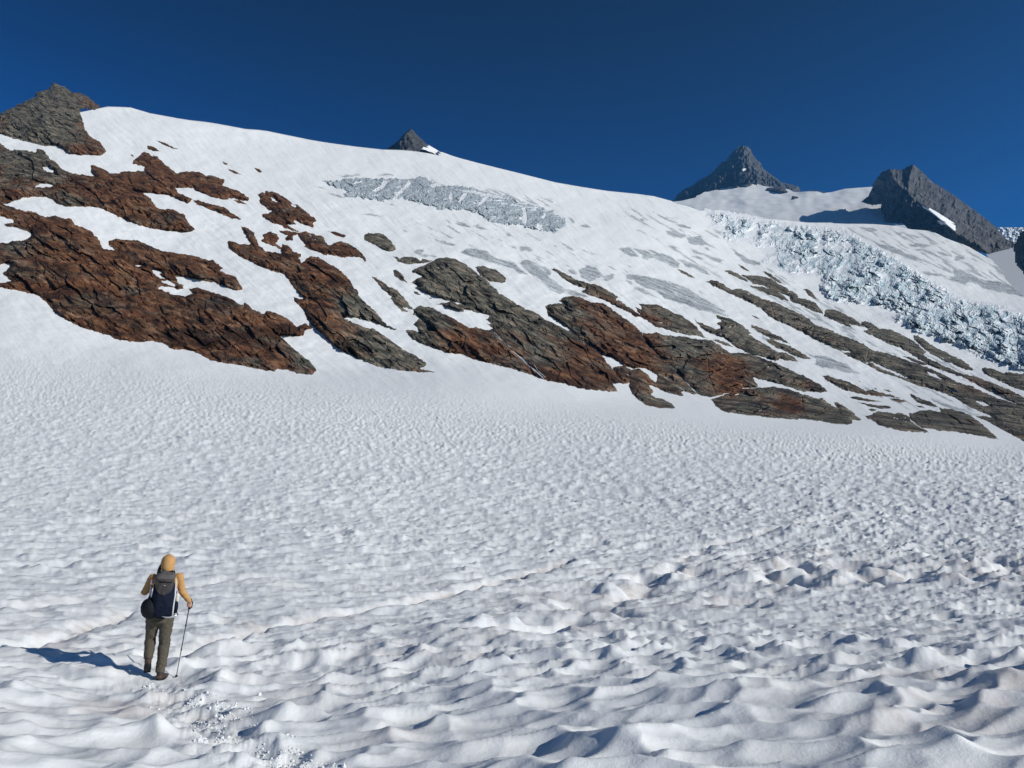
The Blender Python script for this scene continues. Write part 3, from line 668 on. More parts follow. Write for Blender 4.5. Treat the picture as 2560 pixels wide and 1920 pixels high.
O("knob_strip", "low knobbly tan rock strip between the oval outcrop and the dark dome", Z(14, 1098,1210, 1150,1220, 1215,1250, 1270,1220, 1340,1230, 1430,1240, 1500,1275, 1530,1255, 1600,1265, 1660,1280, 1610,1305, 1480,1325, 1330,1335, 1200,1300, 1150,1250))
O("dome", "large dark grey dome running down into a long brown rock slab with a waterfall", Z(5, 240,200, 260,180, 350,150, 400,120, 460,90, 530,80, 610,90, 680,125, 740,165, 800,215, 870,265, 900,290, 950,340, 1000,390, 1080,440, 1150,480, 1220,525, 1290,545, 1400,620, 1500,665, 1600,720, 1640,732, 1700,800, 1800,850, 1885,925, 1900,960, 1960,1020, 1990,1060, 2050,1140, 2110,1172, 1980,1170, 2018,1240, 1960,1242, 1850,1230, 1700,1215, 1550,1175, 1400,1142, 1280,1100, 1130,1050, 1000,1020, 880,985, 760,960, 680,922, 600,910, 530,907, 430,865, 330,830, 250,790, 180,715, 200,700, 270,715, 302,735, 290,690, 255,660, 290,620, 302,605, 255,575, 255,530, 310,495, 370,510, 420,515, 500,560, 600,610, 680,660, 740,690, 800,683, 890,712, 932,700, 930,685, 885,650, 930,660, 885,620, 915,588, 840,565, 760,545, 700,530, 692,557, 600,527, 520,500, 440,479, 520,475, 580,457, 640,492, 684,488, 600,463, 520,445, 440,415, 370,395, 290,355, 260,340, 302,325, 232,300, 290,262, 332,252, 300,232, 250,213), amp=1.15, dome=.022, w=22)
O("dome_ear", "craggy brown knob joined to the right shoulder of the dark dome", Z(5, 788,165, 850,150, 900,170, 960,185, 1010,220, 1058,262, 1042,300, 960,297, 900,285, 830,235))
O("tan1", "small tan rock left of the dark dome", Z(5, 75,195, 100,185, 150,215, 170,250, 200,302, 150,283, 85,235))
O("tan2", "tiny flat rock under the left edge of the dark dome", Z(5, 256,370, 290,380, 322,407, 290,405, 262,390))
O("tan3", "tiniest speck of rock below the dark dome's left edge", Z(5, 383,425, 415,430, 402,441))
O("spear", "spear-shaped rock of rust and grey left of the brown slab", Z(3, 1278,933, 1350,972, 1420,1018, 1500,1058, 1560,1120, 1572,1140, 1632,1218, 1590,1217, 1530,1190, 1592,1243, 1540,1237, 1480,1190, 1440,1130, 1452,1110, 1370,1050, 1320,990))
O("dark_rust", "big dark rust rock block with steep face between two snow gullies", Z(5, 1395,500, 1430,485, 1500,480, 1562,477, 1510,458, 1545,428, 1640,412, 1710,430, 1790,468, 1890,475, 1960,520, 2070,600, 2140,650) + Z(6, 240,615, 350,710, 365,735, 400,800, 430,850, 520,940, 650,1050, 720,1130, 830,1250, 845,1264, 800,1265, 735,1242, 690,1200, 640,1170, 560,1112, 515,1125, 470,1078, 400,1045, 330,1037, 300,1042, 205,1020, 180,990, 110,950, 20,925, 0,900) + Z(5, 1800,850, 1700,800, 1640,732, 1560,670, 1480,620, 1410,565), amp=1.15, dome=.02, w=20)
O("rib_x", "tan craggy rock rib slanting above the dark rust block", Z(5, 1440,180, 1480,175, 1560,220, 1650,265, 1750,300, 1830,310, 1900,350, 1960,380, 2030,430, 2005,442, 2080,482, 2160,540, 2212,575) + Z(6, 400,610, 395,622, 345,590) + Z(5, 2180,600, 2100,545, 2000,500, 1900,450, 1800,420, 1700,380, 1740,350, 1620,310, 1540,260, 1500,220))
O("grey_block", "grey and rust rock buttress right of the dark rust block", Z(6, 370,735, 430,738, 490,728, 560,755, 700,760, 860,790, 930,790, 1000,815, 1060,862, 1140,915, 1180,960, 1260,1060, 1330,1150, 1366,1202, 1300,1207, 1240,1210, 1200,1235, 1100,1255, 960,1292, 900,1282, 850,1264, 720,1130, 650,1050, 520,940, 430,850, 390,790), amp=1.15, dome=.018, w=18)
O("lens", "lens-shaped dark grey rock ending in a point above the lowest buttress", Z(6, 1118,915, 1200,900, 1300,915, 1400,950, 1500,985, 1600,1030, 1700,1080, 1800,1120, 1900,1180, 1972,1242, 1900,1248, 1750,1240, 1600,1190, 1450,1150, 1370,1132, 1312,1112, 1345,1160, 1366,1200, 1280,1130, 1200,1040, 1140,960))
O("tongue", "dark wrinkled rock tongue reaching onto the flat snow with a small boulder at its tip", Z(6, 110,1030, 160,1018, 210,1018, 260,1050, 330,1042, 400,1080, 440,1130, 480,1160, 500,1110, 550,1110, 620,1150, 690,1200, 737,1247, 700,1240, 727,1281, 640,1265, 560,1245, 470,1200, 412,1180, 465,1240, 440,1262, 480,1295, 560,1310, 620,1345, 663,1382, 600,1388, 520,1386, 400,1360, 330,1310, 280,1260, 250,1200, 258,1163, 220,1175, 150,1110, 120,1060))
O("lowest", "lowest broad grey buttress with a rust stain at the edge of the snow field", Z(6, 960,1310, 990,1298, 1100,1258, 1240,1215, 1365,1205, 1450,1205, 1500,1197, 1620,1215, 1720,1250, 1800,1275, 1880,1302, 1920,1295, 1960,1330, 2030,1370, 2062,1392, 2008,1328, 2050,1335, 2150,1390, 2212,1440) + Z(7, 750,1440, 808,1478, 795,1490, 720,1485, 732,1517, 690,1525, 600,1522, 470,1500, 300,1475, 240,1484, 100,1470, 0,1465) + Z(6, 1550,1477, 1300,1445, 1100,1420, 1040,1400, 990,1350), amp=1.15, dome=.02, w=20)
O("low2", "brownish rock mound right of the lowest buttress", Z(7, 808,1445, 840,1450, 900,1440, 908,1420, 960,1412, 1020,1415, 1090,1432, 1150,1420, 1220,1460, 1240,1500, 1300,1540, 1360,1575, 1420,1602, 1300,1590, 1170,1585, 1040,1555, 960,1530, 920,1500, 880,1480))
O("low3", "dark rough rock slope above the right end of the flat snow", Z(7, 1220,1440, 1225,1415, 1250,1428, 1310,1405, 1400,1398, 1490,1422, 1478,1380, 1560,1385, 1640,1405, 1720,1430, 1800,1480, 1860,1530, 1930,1590, 2002,1657, 1900,1640, 1750,1610, 1600,1585, 1500,1580, 1400,1560, 1340,1560, 1290,1530, 1220,1470), dome=.014)
O("grey_ramp", "very long smooth grey rock ramp running diagonally to the right edge", Z(6, 885,270, 930,290, 960,275, 1020,285, 1080,320, 1110,345, 1150,360, 1200,350, 1280,375, 1400,440, 1460,450, 1540,480, 1600,510, 1680,545, 1800,605, 1860,660, 1920,680) + Z(7, 540,705, 600,740, 700,775, 830,830, 900,880, 1000,900, 1130,945, 1220,975, 1400,1040, 1530,1100, 1640,1160, 1750,1190, 1870,1245, 2000,1300, 2212,1370, 2500,1480, 2500,1800, 2260,1700, 2190,1659, 2100,1610, 1990,1550, 1900,1500, 1790,1455, 1870,1450, 1950,1467, 1900,1440, 1800,1400, 1700,1350, 1600,1290, 1500,1250, 1400,1215, 1300,1190, 1200,1150, 1100,1110, 1000,1080, 950,1060, 870,1020, 800,980, 700,940, 640,900, 560,860, 400,790, 300,730, 200,680, 100,640, 0,585) + Z(6, 1400,530, 1250,450, 1100,385, 980,330),
  [Z(7, 865,975, 950,1008, 1080,1065, 1227,1132, 1120,1100, 980,1042), Z(7, 1350,1063, 1450,1090, 1512,1142, 1420,1110), Z(7, 622,879, 700,893, 712,905, 655,900), Z(7, 1785,1320, 1860,1333, 1915,1358, 1870,1366)], amp=.8, dome=.018, w=22)
O("slab_u", "layered brown grey slab right of the tan craggy rib", Z(6, 305,515, 368,528, 335,480, 400,488, 500,490, 570,520, 640,560, 700,580, 760,620, 818,662, 840,690, 880,740, 935,785, 860,762, 750,750, 650,730, 560,700, 480,680, 400,620, 350,580))
O("slab_v", "wide tan layered slab in the centre of the right-hand rocks", Z(6, 805,605, 860,640, 900,660, 1000,700, 1042,690, 1008,650, 1052,635, 990,580, 1060,590, 1150,620, 1250,680, 1322,742, 1280,740, 1350,790, 1450,840, 1540,900, 1600,900, 1680,940, 1712,982, 1640,975, 1560,960, 1520,975, 1400,940, 1300,920, 1180,860, 1080,780, 960,740, 880,700))
O("thin_v", "thin dark rock wedge in snow under the wide tan slab", Z(6, 960,790, 1020,790, 1100,820, 1168,860, 1080,842))
O("slab_w", "narrow brown slab beside the long white snow ramp", Z(6, 1300,660, 1400,690, 1500,740, 1600,790, 1652,832, 1560,803, 1480,782, 1560,822, 1650,850, 1750,910, 1832,962, 1750,960, 1680,930, 1600,890, 1520,860, 1460,820, 1423,785, 1480,790, 1380,730, 1310,690))
O("blade", "thin brown rock blade at the foot of the grey ice patch", Z(6, 655,177, 720,195, 790,235, 837,271, 760,246, 700,215))
O("t0", "smooth brown rock sliver left of the upper grey slab", Z(6, 1063,195, 1130,193, 1200,225, 1270,275, 1282,292, 1200,265, 1120,227))
O("t1", "upper grey slab with dark top just below the icefall's left end", Z(6, 1213,228, 1250,235, 1300,235, 1400,240, 1480,265, 1560,320, 1640,360, 1722,412, 1700,430, 1780,440, 1850,460, 1900,520, 1932,572, 1850,547, 1750,502, 1650,462, 1640,430, 1560,390, 1480,360, 1420,330, 1330,310, 1260,265), dome=.012)
O("t2", "grey brown slab lying under the upper grey slab", Z(6, 1275,325, 1400,335, 1500,360, 1580,402, 1600,430, 1662,472, 1560,440, 1450,400, 1360,360))
O("t3", "thin dark rib between the upper grey slab and the icefall", Z(6, 1398,193, 1460,215, 1540,270, 1602,320, 1520,290, 1450,242))
O("t4", "thinnest dark rock sliver left of the icefall's lower edge", Z(6, 1178,130, 1240,160, 1308,209, 1240,187))
O("t5", "grey brown slab in the middle of the row under the icefall", Z(7, 480,590, 495,560, 490,530, 560,530, 640,555, 700,590, 760,620, 800,650, 850,692, 800,680, 720,660, 700,642, 732,692, 640,662, 560,622))
O("t6", "long bumpy dark grey slab curving under the icefall", Z(7, 805,635, 840,628, 900,650, 960,700, 1000,697, 1050,700, 1120,730, 1200,770, 1270,810, 1320,860, 1370,900, 1342,920, 1380,950, 1480,1000, 1600,1050, 1680,1090, 1762,1122, 1640,1102, 1500,1055, 1400,1020, 1300,960, 1230,910, 1130,862, 1050,830, 950,780, 860,740, 818,710, 870,705, 810,662), dome=.012)
O("t7", "smooth dark whaleback rock at the icefall's lower edge", Z(7, 1255,750, 1300,758, 1350,790, 1400,830, 1450,860, 1520,890, 1600,930, 1680,970, 1740,1010, 1777,1057, 1700,1052, 1600,1005, 1500,965, 1420,922, 1370,890, 1310,840, 1262,790))
O("t8", "dark blue grey rock at the right edge below the icefall", Z(7, 1840,1040, 1880,1028, 1960,1050, 2040,1080, 2060,1068, 2150,1080, 2260,1110, 2440,1180, 2440,1330, 2260,1250, 2150,1215, 2050,1170, 1960,1130, 1880,1092))
O("t9", "long grey slab stripe below the dark blue grey rock at the right edge", Z(7, 1640,1080, 1750,1098, 1850,1130, 1980,1180, 2100,1230, 2260,1310, 2440,1380, 2440,1470, 2260,1395, 2100,1330, 1980,1270, 1880,1222, 1780,1170, 1700,1130))
O("t10", "thin dark rock stripe lying on the snow above the long ramp", Z(7, 1150,930, 1220,940, 1350,990, 1402,1020, 1300,1002))
O("t11", "short dark rock stripe right of the thin stripe above the long ramp", Z(7, 1450,1000, 1520,1020, 1567,1051, 1500,1036))
O("t12", "small dark triangular rock touching the icefall's lower left corner", Z(7, 308,355, 340,350, 380,380, 432,447, 400,440, 350,410))
O("aa", "long low dark rock bar in the snow left of the ramp's lower end", Z(7, 470,1105, 520,1100, 600,1135, 680,1145, 760,1190, 850,1235, 900,1225, 960,1245, 1050,1265, 1152,1299, 1000,1282, 860,1272, 760,1250, 680,1235, 600,1200, 510,1145))
O("ab", "upper of two low parallel rock bars above the brownish mound", Z(7, 698,1290, 760,1280, 850,1300, 992,1331, 900,1330, 780,1316))
O("ac", "lower of two low parallel rock bars above the brownish mound", Z(7, 748,1325, 830,1340, 950,1355, 1040,1365, 1072,1386, 980,1391, 880,1372))
O("ad", "small flat brown rock right of the two parallel rock bars", Z(7, 1063,1300, 1120,1298, 1197,1326, 1140,1337, 1090,1321))
O("ae", "brown tapering rock strip joining the dark rough slope", Z(7, 1213,1253, 1300,1290, 1400,1330, 1482,1377, 1400,1367, 1320,1347, 1260,1310))
O("af", "tiny rock left of the brown tapering strip's lower end", Z(7, 1268,1355, 1330,1365, 1372,1387, 1300,1377))
O("ag", "small pale grey flat rock above the brownish mound", Z(7, 858,1395, 900,1385, 942,1400, 900,1413), rust=-.2)
O("ah", "tiny thin rock above the long low dark bar", Z(7, 763,1135, 830,1165, 800,1158))
O("ai", "tiny thin rock over the right end of the long low dark bar", Z(7, 978,1219, 1040,1225, 1082,1246, 1040,1242))
O("aj", "thin dark line of rock on the snow left of the long white ramp", Z(6, 1302,578, 1350,590, 1390,617, 1340,605))
O("ak", "rock speck on the snow right of the small dark flat rock", Z(7, 905,1205, 935,1210, 958,1225, 925,1220))
# ------------------------------------------------------------------ far snow dome, summit pyramid and peaks
FS = 1.178
def crest_r(x, y):
    r = 2650 + (557 - y) * 12.0 + (2181 - x) * 1.1
    return FS * r * (1 + .012 * fbm(x / 90, y / 40, 3, 400))

def sheet(name, outer, rf, mat, smooth=True, step=1.8, attrs=None, label=None, jag=0.0, skirt=0.004, kind="structure", cat=None):
    p = np.array(outer); x0, y0 = p.min(0) - 5; x1, y1 = p.max(0) + 5
    X, Y = np.meshgrid(np.arange(x0, x1, step), np.arange(y1, y0, -step))
    sd = outline_sd(X, Y, outer, (), jag) if jag else sdist(X, Y, outer)
    r = rf(X, Y) * np.where(sd < 0, 1 - skirt * 4 * sd, 1.0)
    # edges inside the silhouette only: snap outer ring onto the outline by collapsing it behind
    k = np.maximum.reduce([sd[:-1, :-1], sd[1:, :-1], sd[:-1, 1:], sd[1:, 1:]]) > 0
    gx = np.gradient(sd, step, axis=1); gy = np.gradient(sd, -step, axis=0)
    out = sd < 0; n = np.hypot(gx, gy) + 1e-6
    Xs = np.where(out, X - sd * gx / n, X); Ys = np.where(out, Y - sd * gy / n, Y)
    r = rf(Xs, Ys)
    P = at(Xs, Ys, r)
    at2 = {q: f(Xs, Ys) for q, f in (attrs or {}).items()}
    # give the sheet a back that falls away behind its rim
    o = grid_mesh(name, P, k, mat, smooth, at2)
    tag(o, label, cat, None, kind)
    return o

DOME = Z(9, 120,985, 130,905, 230,898, 440,850, 450,825, 500,810, 560,772, 640,765, 650,705, 690,725, 730,722, 760,695, 850,682, 940,640, 1060,648, 1150,610, 1190,560, 1280,540, 1350,552, 1320,600, 1262,622, 1258,652, 1380,692, 1440,700, 1540,705, 1600,770, 1700,782, 1680,735, 1720,732, 1800,775, 2020,765, 2130,768, 2212,795) + Z(8, 1070,373, 1100,370, 1180,350, 1260,344, 1345,338, 1420,440, 1560,600, 1560,640, 1000,620, 600,600, 200,540)
sheet("snow_dome", DOME, crest_r, M_SNOW, True, 2.0, {"dirt": lambda x, y: 0 * x, "ice": lambda x, y: .5 * sstep(.45, .7, ridged(x / 60, y / 6, 2, 405)) * 0.3}, "smooth far snow dome between the two rock peaks")

def facets(name, pts, tris_edges, amp, label, rust, step=1.6, mat=None, bound=None, seed=500, jag=.7, holes=()):
    """pts: (x, y, r). bound: indices of the outline. tris_edges: crease edges"""
    vs_ = [Vector((p[0], p[1])) for p in pts]
    n = len(bound); edges = [(bound[i], bound[(i + 1) % n]) for i in range(n)] + list(tris_edges)
    vo, ed, fa, ov, oe, of = delaunay_2d_cdt(vs_, edges, [], 1, 1e-5)
    rr = [pts[ov[i][0]][2] if ov[i] else 3000 for i in range(len(vo))]
    outer = [(pts[i][0], pts[i][1]) for i in bound]
    p = np.array(outer); x0, y0 = p.min(0) - 4; x1, y1 = p.max(0) + 4
    X, Y = np.meshgrid(np.arange(x0, x1, step), np.arange(y1, y0, -step))
    wx = X + jag * 1.6 * fbm(X / 9, Y / 9, 3, seed + 1); wy = Y + jag * 1.6 * fbm(X / 9 + 30, Y / 9, 3, seed + 2)
    sd = sdist(wx, wy, outer)
    R = np.zeros(X.shape); best = np.full(X.shape, -1e9)
    def field(Xq, Yq):
        R = np.zeros(Xq.shape); best = np.full(Xq.shape, -1e9)
        for f in fa:
            a, b, c = [(vo[i][0], vo[i][1], rr[i]) for i in f[:3]]
            d = (b[1] - c[1]) * (a[0] - c[0]) + (c[0] - b[0]) * (a[1] - c[1])
            if abs(d) < 1e-6: continue
            w0 = ((b[1] - c[1]) * (Xq - c[0]) + (c[0] - b[0]) * (Yq - c[1])) / d
            w1 = ((c[1] - a[1]) * (Xq - c[0]) + (a[0] - c[0]) * (Yq - c[1])) / d
            w2 = 1 - w0 - w1; m = np.minimum(np.minimum(w0, w1), w2)
            k = m > best; best = np.where(k, m, best)
            R = np.where(k, a[2] * w0 + b[2] * w1 + c[2] * w2, R)
        return R
    R = field(X + 5 * fbm(X / 22, Y / 22, 3, seed + 5), Y + 5 * fbm(X / 22 + 9, Y / 22, 3, seed + 6))
    R = np.clip(R, min(rr) * .97, max(rr) * 1.03)
    no = amp * (1.0 * ridged(X / 26 + .5 * Y / 26, Y / 40, 3, seed) + .5 * fbm(X / 7, Y / 9, 3, seed + 3) + .5 * ridged(X / 12, Y / 24, 2, seed + 4))
    R = R * (1 - no) + np.exp(-np.maximum(sd, 0) / 2.2) * R * .012
    P = at(X, Y, R)
    k = np.minimum.reduce([sd[:-1, :-1], sd[1:, :-1], sd[:-1, 1:], sd[1:, 1:]]) > -.8
    o = grid_mesh(name, P, k, mat or M_ROCK_FAR, False, {"rust": rust + 0 * X})
    tag(o, label, kind="structure")
    return o, (lambda x, y: field(np.asarray(x, float), np.asarray(y, float)))

# summit pyramid (points traced in view 9)
def Q(k, x, y, r):
    a = Z(k, x, y)[0]; return (a[0], a[1], r * FS)
pyr = [Q(9,120,915,4300), Q(9,200,790,4350), Q(9,300,720,4350), Q(9,380,690,4320), Q(9,480,620,4350), Q(9,620,540,4380), Q(9,700,470,4400), Q(9,800,355,4420), Q(9,865,345,4400), Q(9,900,270,4450), Q(9,980,190,4450), Q(9,1040,140,4440), Q(9,1090,125,4400),
       Q(9,1160,150,4420), Q(9,1200,190,4440), Q(9,1240,280,4460), Q(9,1300,340,4450), Q(9,1340,370,4450), Q(9,1360,440,4450), Q(9,1440,500,4500), Q(9,1520,560,4520), Q(9,1600,620,4550), Q(9,1680,680,4600), Q(9,1720,790,4500),
       Q(9,1300,780,4200), Q(9,900,800,4180), Q(9,500,900,4200), Q(9,200,930,4250),
       Q(9,650,700,4080), Q(9,1070,330,4230), Q(9,1150,300,4250), Q(9,1100,560,4080), Q(9,900,500,4180), Q(9,1280,520,4190), Q(9,330,790,4180), Q(9,1000,330,4300), Q(9,1230,440,4200)]
_, py_r = facets("summit_pyramid", pyr, [(12, 30), (12, 29), (29, 31), (30, 36), (36, 33), (3, 34), (32, 31)], .015, "tall pointed grey rock pyramid on the far skyline", -.15, 1.3, None, list(range(28)), 520)
sheet("snow_patch", Z(9, 1085,455, 1110,448, 1138,452, 1125,470, 1100,488, 1088,478), lambda x, y: py_r(x, y) * .975, M_SNOW, True, 1.0, {"dirt": lambda x, y: 0 * x, "ice": lambda x, y: 0 * x}, "tiny snow spot in the middle of the far rock pyramid", cat="snow patch", kind=None)
PB = [Q(9,1600,640,4800), Q(9,1680,650,4800), Q(9,1780,672,4800), Q(9,1860,700,4800), Q(9,1890,740,4800), Q(9,1870,800,4700), Q(9,1700,800,4700), Q(9,1780,740,4650)]
facets("rock_shoulder", PB, [(2, 7)], .006, "low grey rock shoulder behind the pyramid's right foot", -.1, 1.5, None, list(range(7)), 530)
FARRIDGE = [Q(8,940,372,5200), Q(8,960,362,5200), Q(8,1000,360,5200), Q(8,1060,366,5200), Q(8,1080,385,5100), Q(8,950,385,5100), Q(8,1010,375,5080)]
facets("rock_ridge", FARRIDGE, [(2, 6)], .004, "thin dark ridge line just showing over the snow dome", -.1, 1.5, None, list(range(6)), 535, .3)
outcrop("pb1", "oval grey rock in the snow at the pyramid's foot", Z(9, 1045,682, 1100,650, 1160,622, 1215,620, 1235,640, 1200,685, 1140,708, 1080,705), base=crest_r, mat=M_ROCK_FAR, rust=-.1, dome=.02, w=5)
outcrop("pb2", "flat dark rock step at the right foot of the pyramid", Z(9, 1400,745, 1430,715, 1540,706, 1640,720, 1700,760, 1715,782, 1600,785, 1470,765), base=crest_r, mat=M_ROCK_FAR, rust=-.1, dome=.02, w=5)
outcrop("pb3", "small black rock poking from the hollow of the far snow dome", Z(9, 1752,882, 1780,828, 1850,842, 1865,855, 1800,875), base=crest_r, mat=M_ROCK_FAR, rust=-.3, dome=.012, w=5)

# right-hand peak: lit right face, shaded left face, crease running down the middle (view 11)
rp = [Q(11,250,600,3080), Q(11,340,530,3120), Q(11,385,430,3120), Q(11,410,360,3080), Q(11,500,240,3050), Q(11,590,205,2980), Q(11,760,210,3050), Q(11,800,180,3060), Q(11,875,148,3020), Q(11,930,185,3060), Q(11,1010,260,3080), Q(11,1110,360,3090), Q(11,1200,410,3090),
      Q(11,1400,540,3080), Q(11,1550,650,3060), Q(11,1700,760,3030), Q(11,1850,880,2990), Q(11,1940,980,2950), Q(11,2000,1045,2920), Q(11,2100,1085,2900), Q(11,2080,1150,2850), Q(11,1780,1230,2650),
      Q(11,1600,1180,2600), Q(11,1300,1040,2560), Q(11,1000,1000,2560), Q(11,700,930,2560), Q(11,540,840,2640), Q(11,490,680,2760), Q(11,500,625,2830), Q(11,380,640,2960),
      Q(11,660,330,2760), Q(11,800,470,2640), Q(11,980,620,2560), Q(11,1200,800,2500), Q(11,1380,950,2480), Q(11,1700,1150,2540), Q(11,1380,620,2900), Q(11,1500,850,2780)]
_, rp_r = facets("rock_peak", rp, [(5, 30), (30, 31), (31, 32), (32, 33), (33, 34), (34, 35), (12, 36), (36, 37), (37, 35), (8, 31)], .009, "broad dark rock peak with a flat shoulder at the upper right", 0.12, 1.5, None, list(range(30)), 540)
def rp_snow(x, y): return rp_r(x, y) * .987
sheet("snow_patch", Z(11, 985,637, 1070,690, 1075,672, 1180,730, 1290,800, 1385,862, 1290,850, 1200,810, 1150,770, 1060,705, 1000,670), rp_snow, M_SNOW, True, 1.3, {"dirt": lambda x, y: 0 * x, "ice": lambda x, y: 0 * x}, "long snow strip on the right-hand peak's face", cat="snow patch", kind=None)
sheet("snow_patch", Z(11, 1165,825, 1210,825, 1260,845, 1340,855, 1408,895, 1385,948, 1340,930, 1300,885, 1240,870, 1215,878), rp_snow, M_SNOW, True, 1.3, {"dirt": lambda x, y: 0 * x, "ice": lambda x, y: 0 * x}, "short hooked snow patch below the long strip on the right-hand peak", cat="snow patch", kind=None)

# small pyramid peeping over the snow ridge (view 10)
sp = [Q(10,280,800,2300), Q(10,420,720,2330), Q(10,580,600,2340), Q(10,740,420,2350), Q(10,880,290,2330), Q(10,960,258,2280), Q(10,1020,280,2320), Q(10,1150,430,2340), Q(10,1300,560,2350), Q(10,1420,680,2350), Q(10,1600,850,2300), Q(10,1720,980,2200), Q(10,1700,1040,2150), Q(10,800,920,2100), Q(10,250,870,2200),
      Q(10,860,340,2240), Q(10,640,640,2200), Q(10,600,780,2180), Q(10,1000,620,2180), Q(10,1300,800,2200)]
_, sp_r = facets("small_peak", sp, [(5, 15), (15, 16), (16, 17)], .006, "small dark rock pyramid peeping over the snow ridge", -.1, 1.3, None, list(range(15)), 560, .4)
sheet("snow_patch", Z(10, 1420,672, 1600,775, 1850,925, 2000,978, 2200,1040, 2200,1080, 1690,985, 1560,900, 1430,860, 1380,830, 1240,800, 1320,780, 1290,742, 1380,760, 1490,790, 1380,715, 1500,735, 1450,700), lambda x, y: sp_r(x, y) * .975, M_SNOW, True, 1.0, {"dirt": lambda x, y: 0 * x, "ice": lambda x, y: 0 * x}, "pointed white snow wedge on the right side of the small peak", cat="snow patch", kind=None)

# shaded hollow, dark wall and distant glacier at the right edge
def hollow_r(x, y): return FS * (2750 + (720 - y) * 6 + (2560 - x) * .8)
sheet("snow_hollow", Z(11, 1740,1190, 1900,1160, 2060,1110, 2130,1060, 2300,1040, 2500,1900, 2212,1900, 2000,1660, 1850,1400), hollow_r, M_SNOW, True, 3, {"dirt": lambda x, y: 0 * x, "ice": lambda x, y: 0 * x}, "shaded snow hollow beyond the glacier at the right edge")
wp = [Q(11,2085,1110,2560), Q(11,2130,1030,2600), Q(11,2160,975,2600), Q(11,2190,940,2560), Q(11,2212,938,2540), Q(11,2400,800,2450), Q(11,2700,400,2250), Q(11,3400,-300,1900), Q(11,4600,-200,1700), Q(11,4700,2200,1300), Q(11,2500,1700,2100), Q(11,2212,1480,2350), Q(11,2110,1350,2480), Q(11,2090,1250,2520), Q(11,2700,1100,2150)]
facets("rock_wall", wp, [(6, 14)], .004, "dark shaded rock wall cut off by the right edge of the picture", .0, 4.0, None, list(range(14)), 580)
sheet("distant_glacier", Z(11, 1880,910, 1900,906, 2050,908, 2212,905, 2350,905, 2350,1120, 2100,1120, 1990,1060), lambda x, y: 6100 + (640 - y) * 9 + 60 * fbm(x / 8, y / 5, 3, 590) , M_SNOW, False, 1.2, {"dirt": lambda x, y: 0 * x, "ice": lambda x, y: .8 * sstep(0, .4, fbm(x / 9, y / 4, 3, 591))}, "small distant crevassed glacier in the gap at the right")
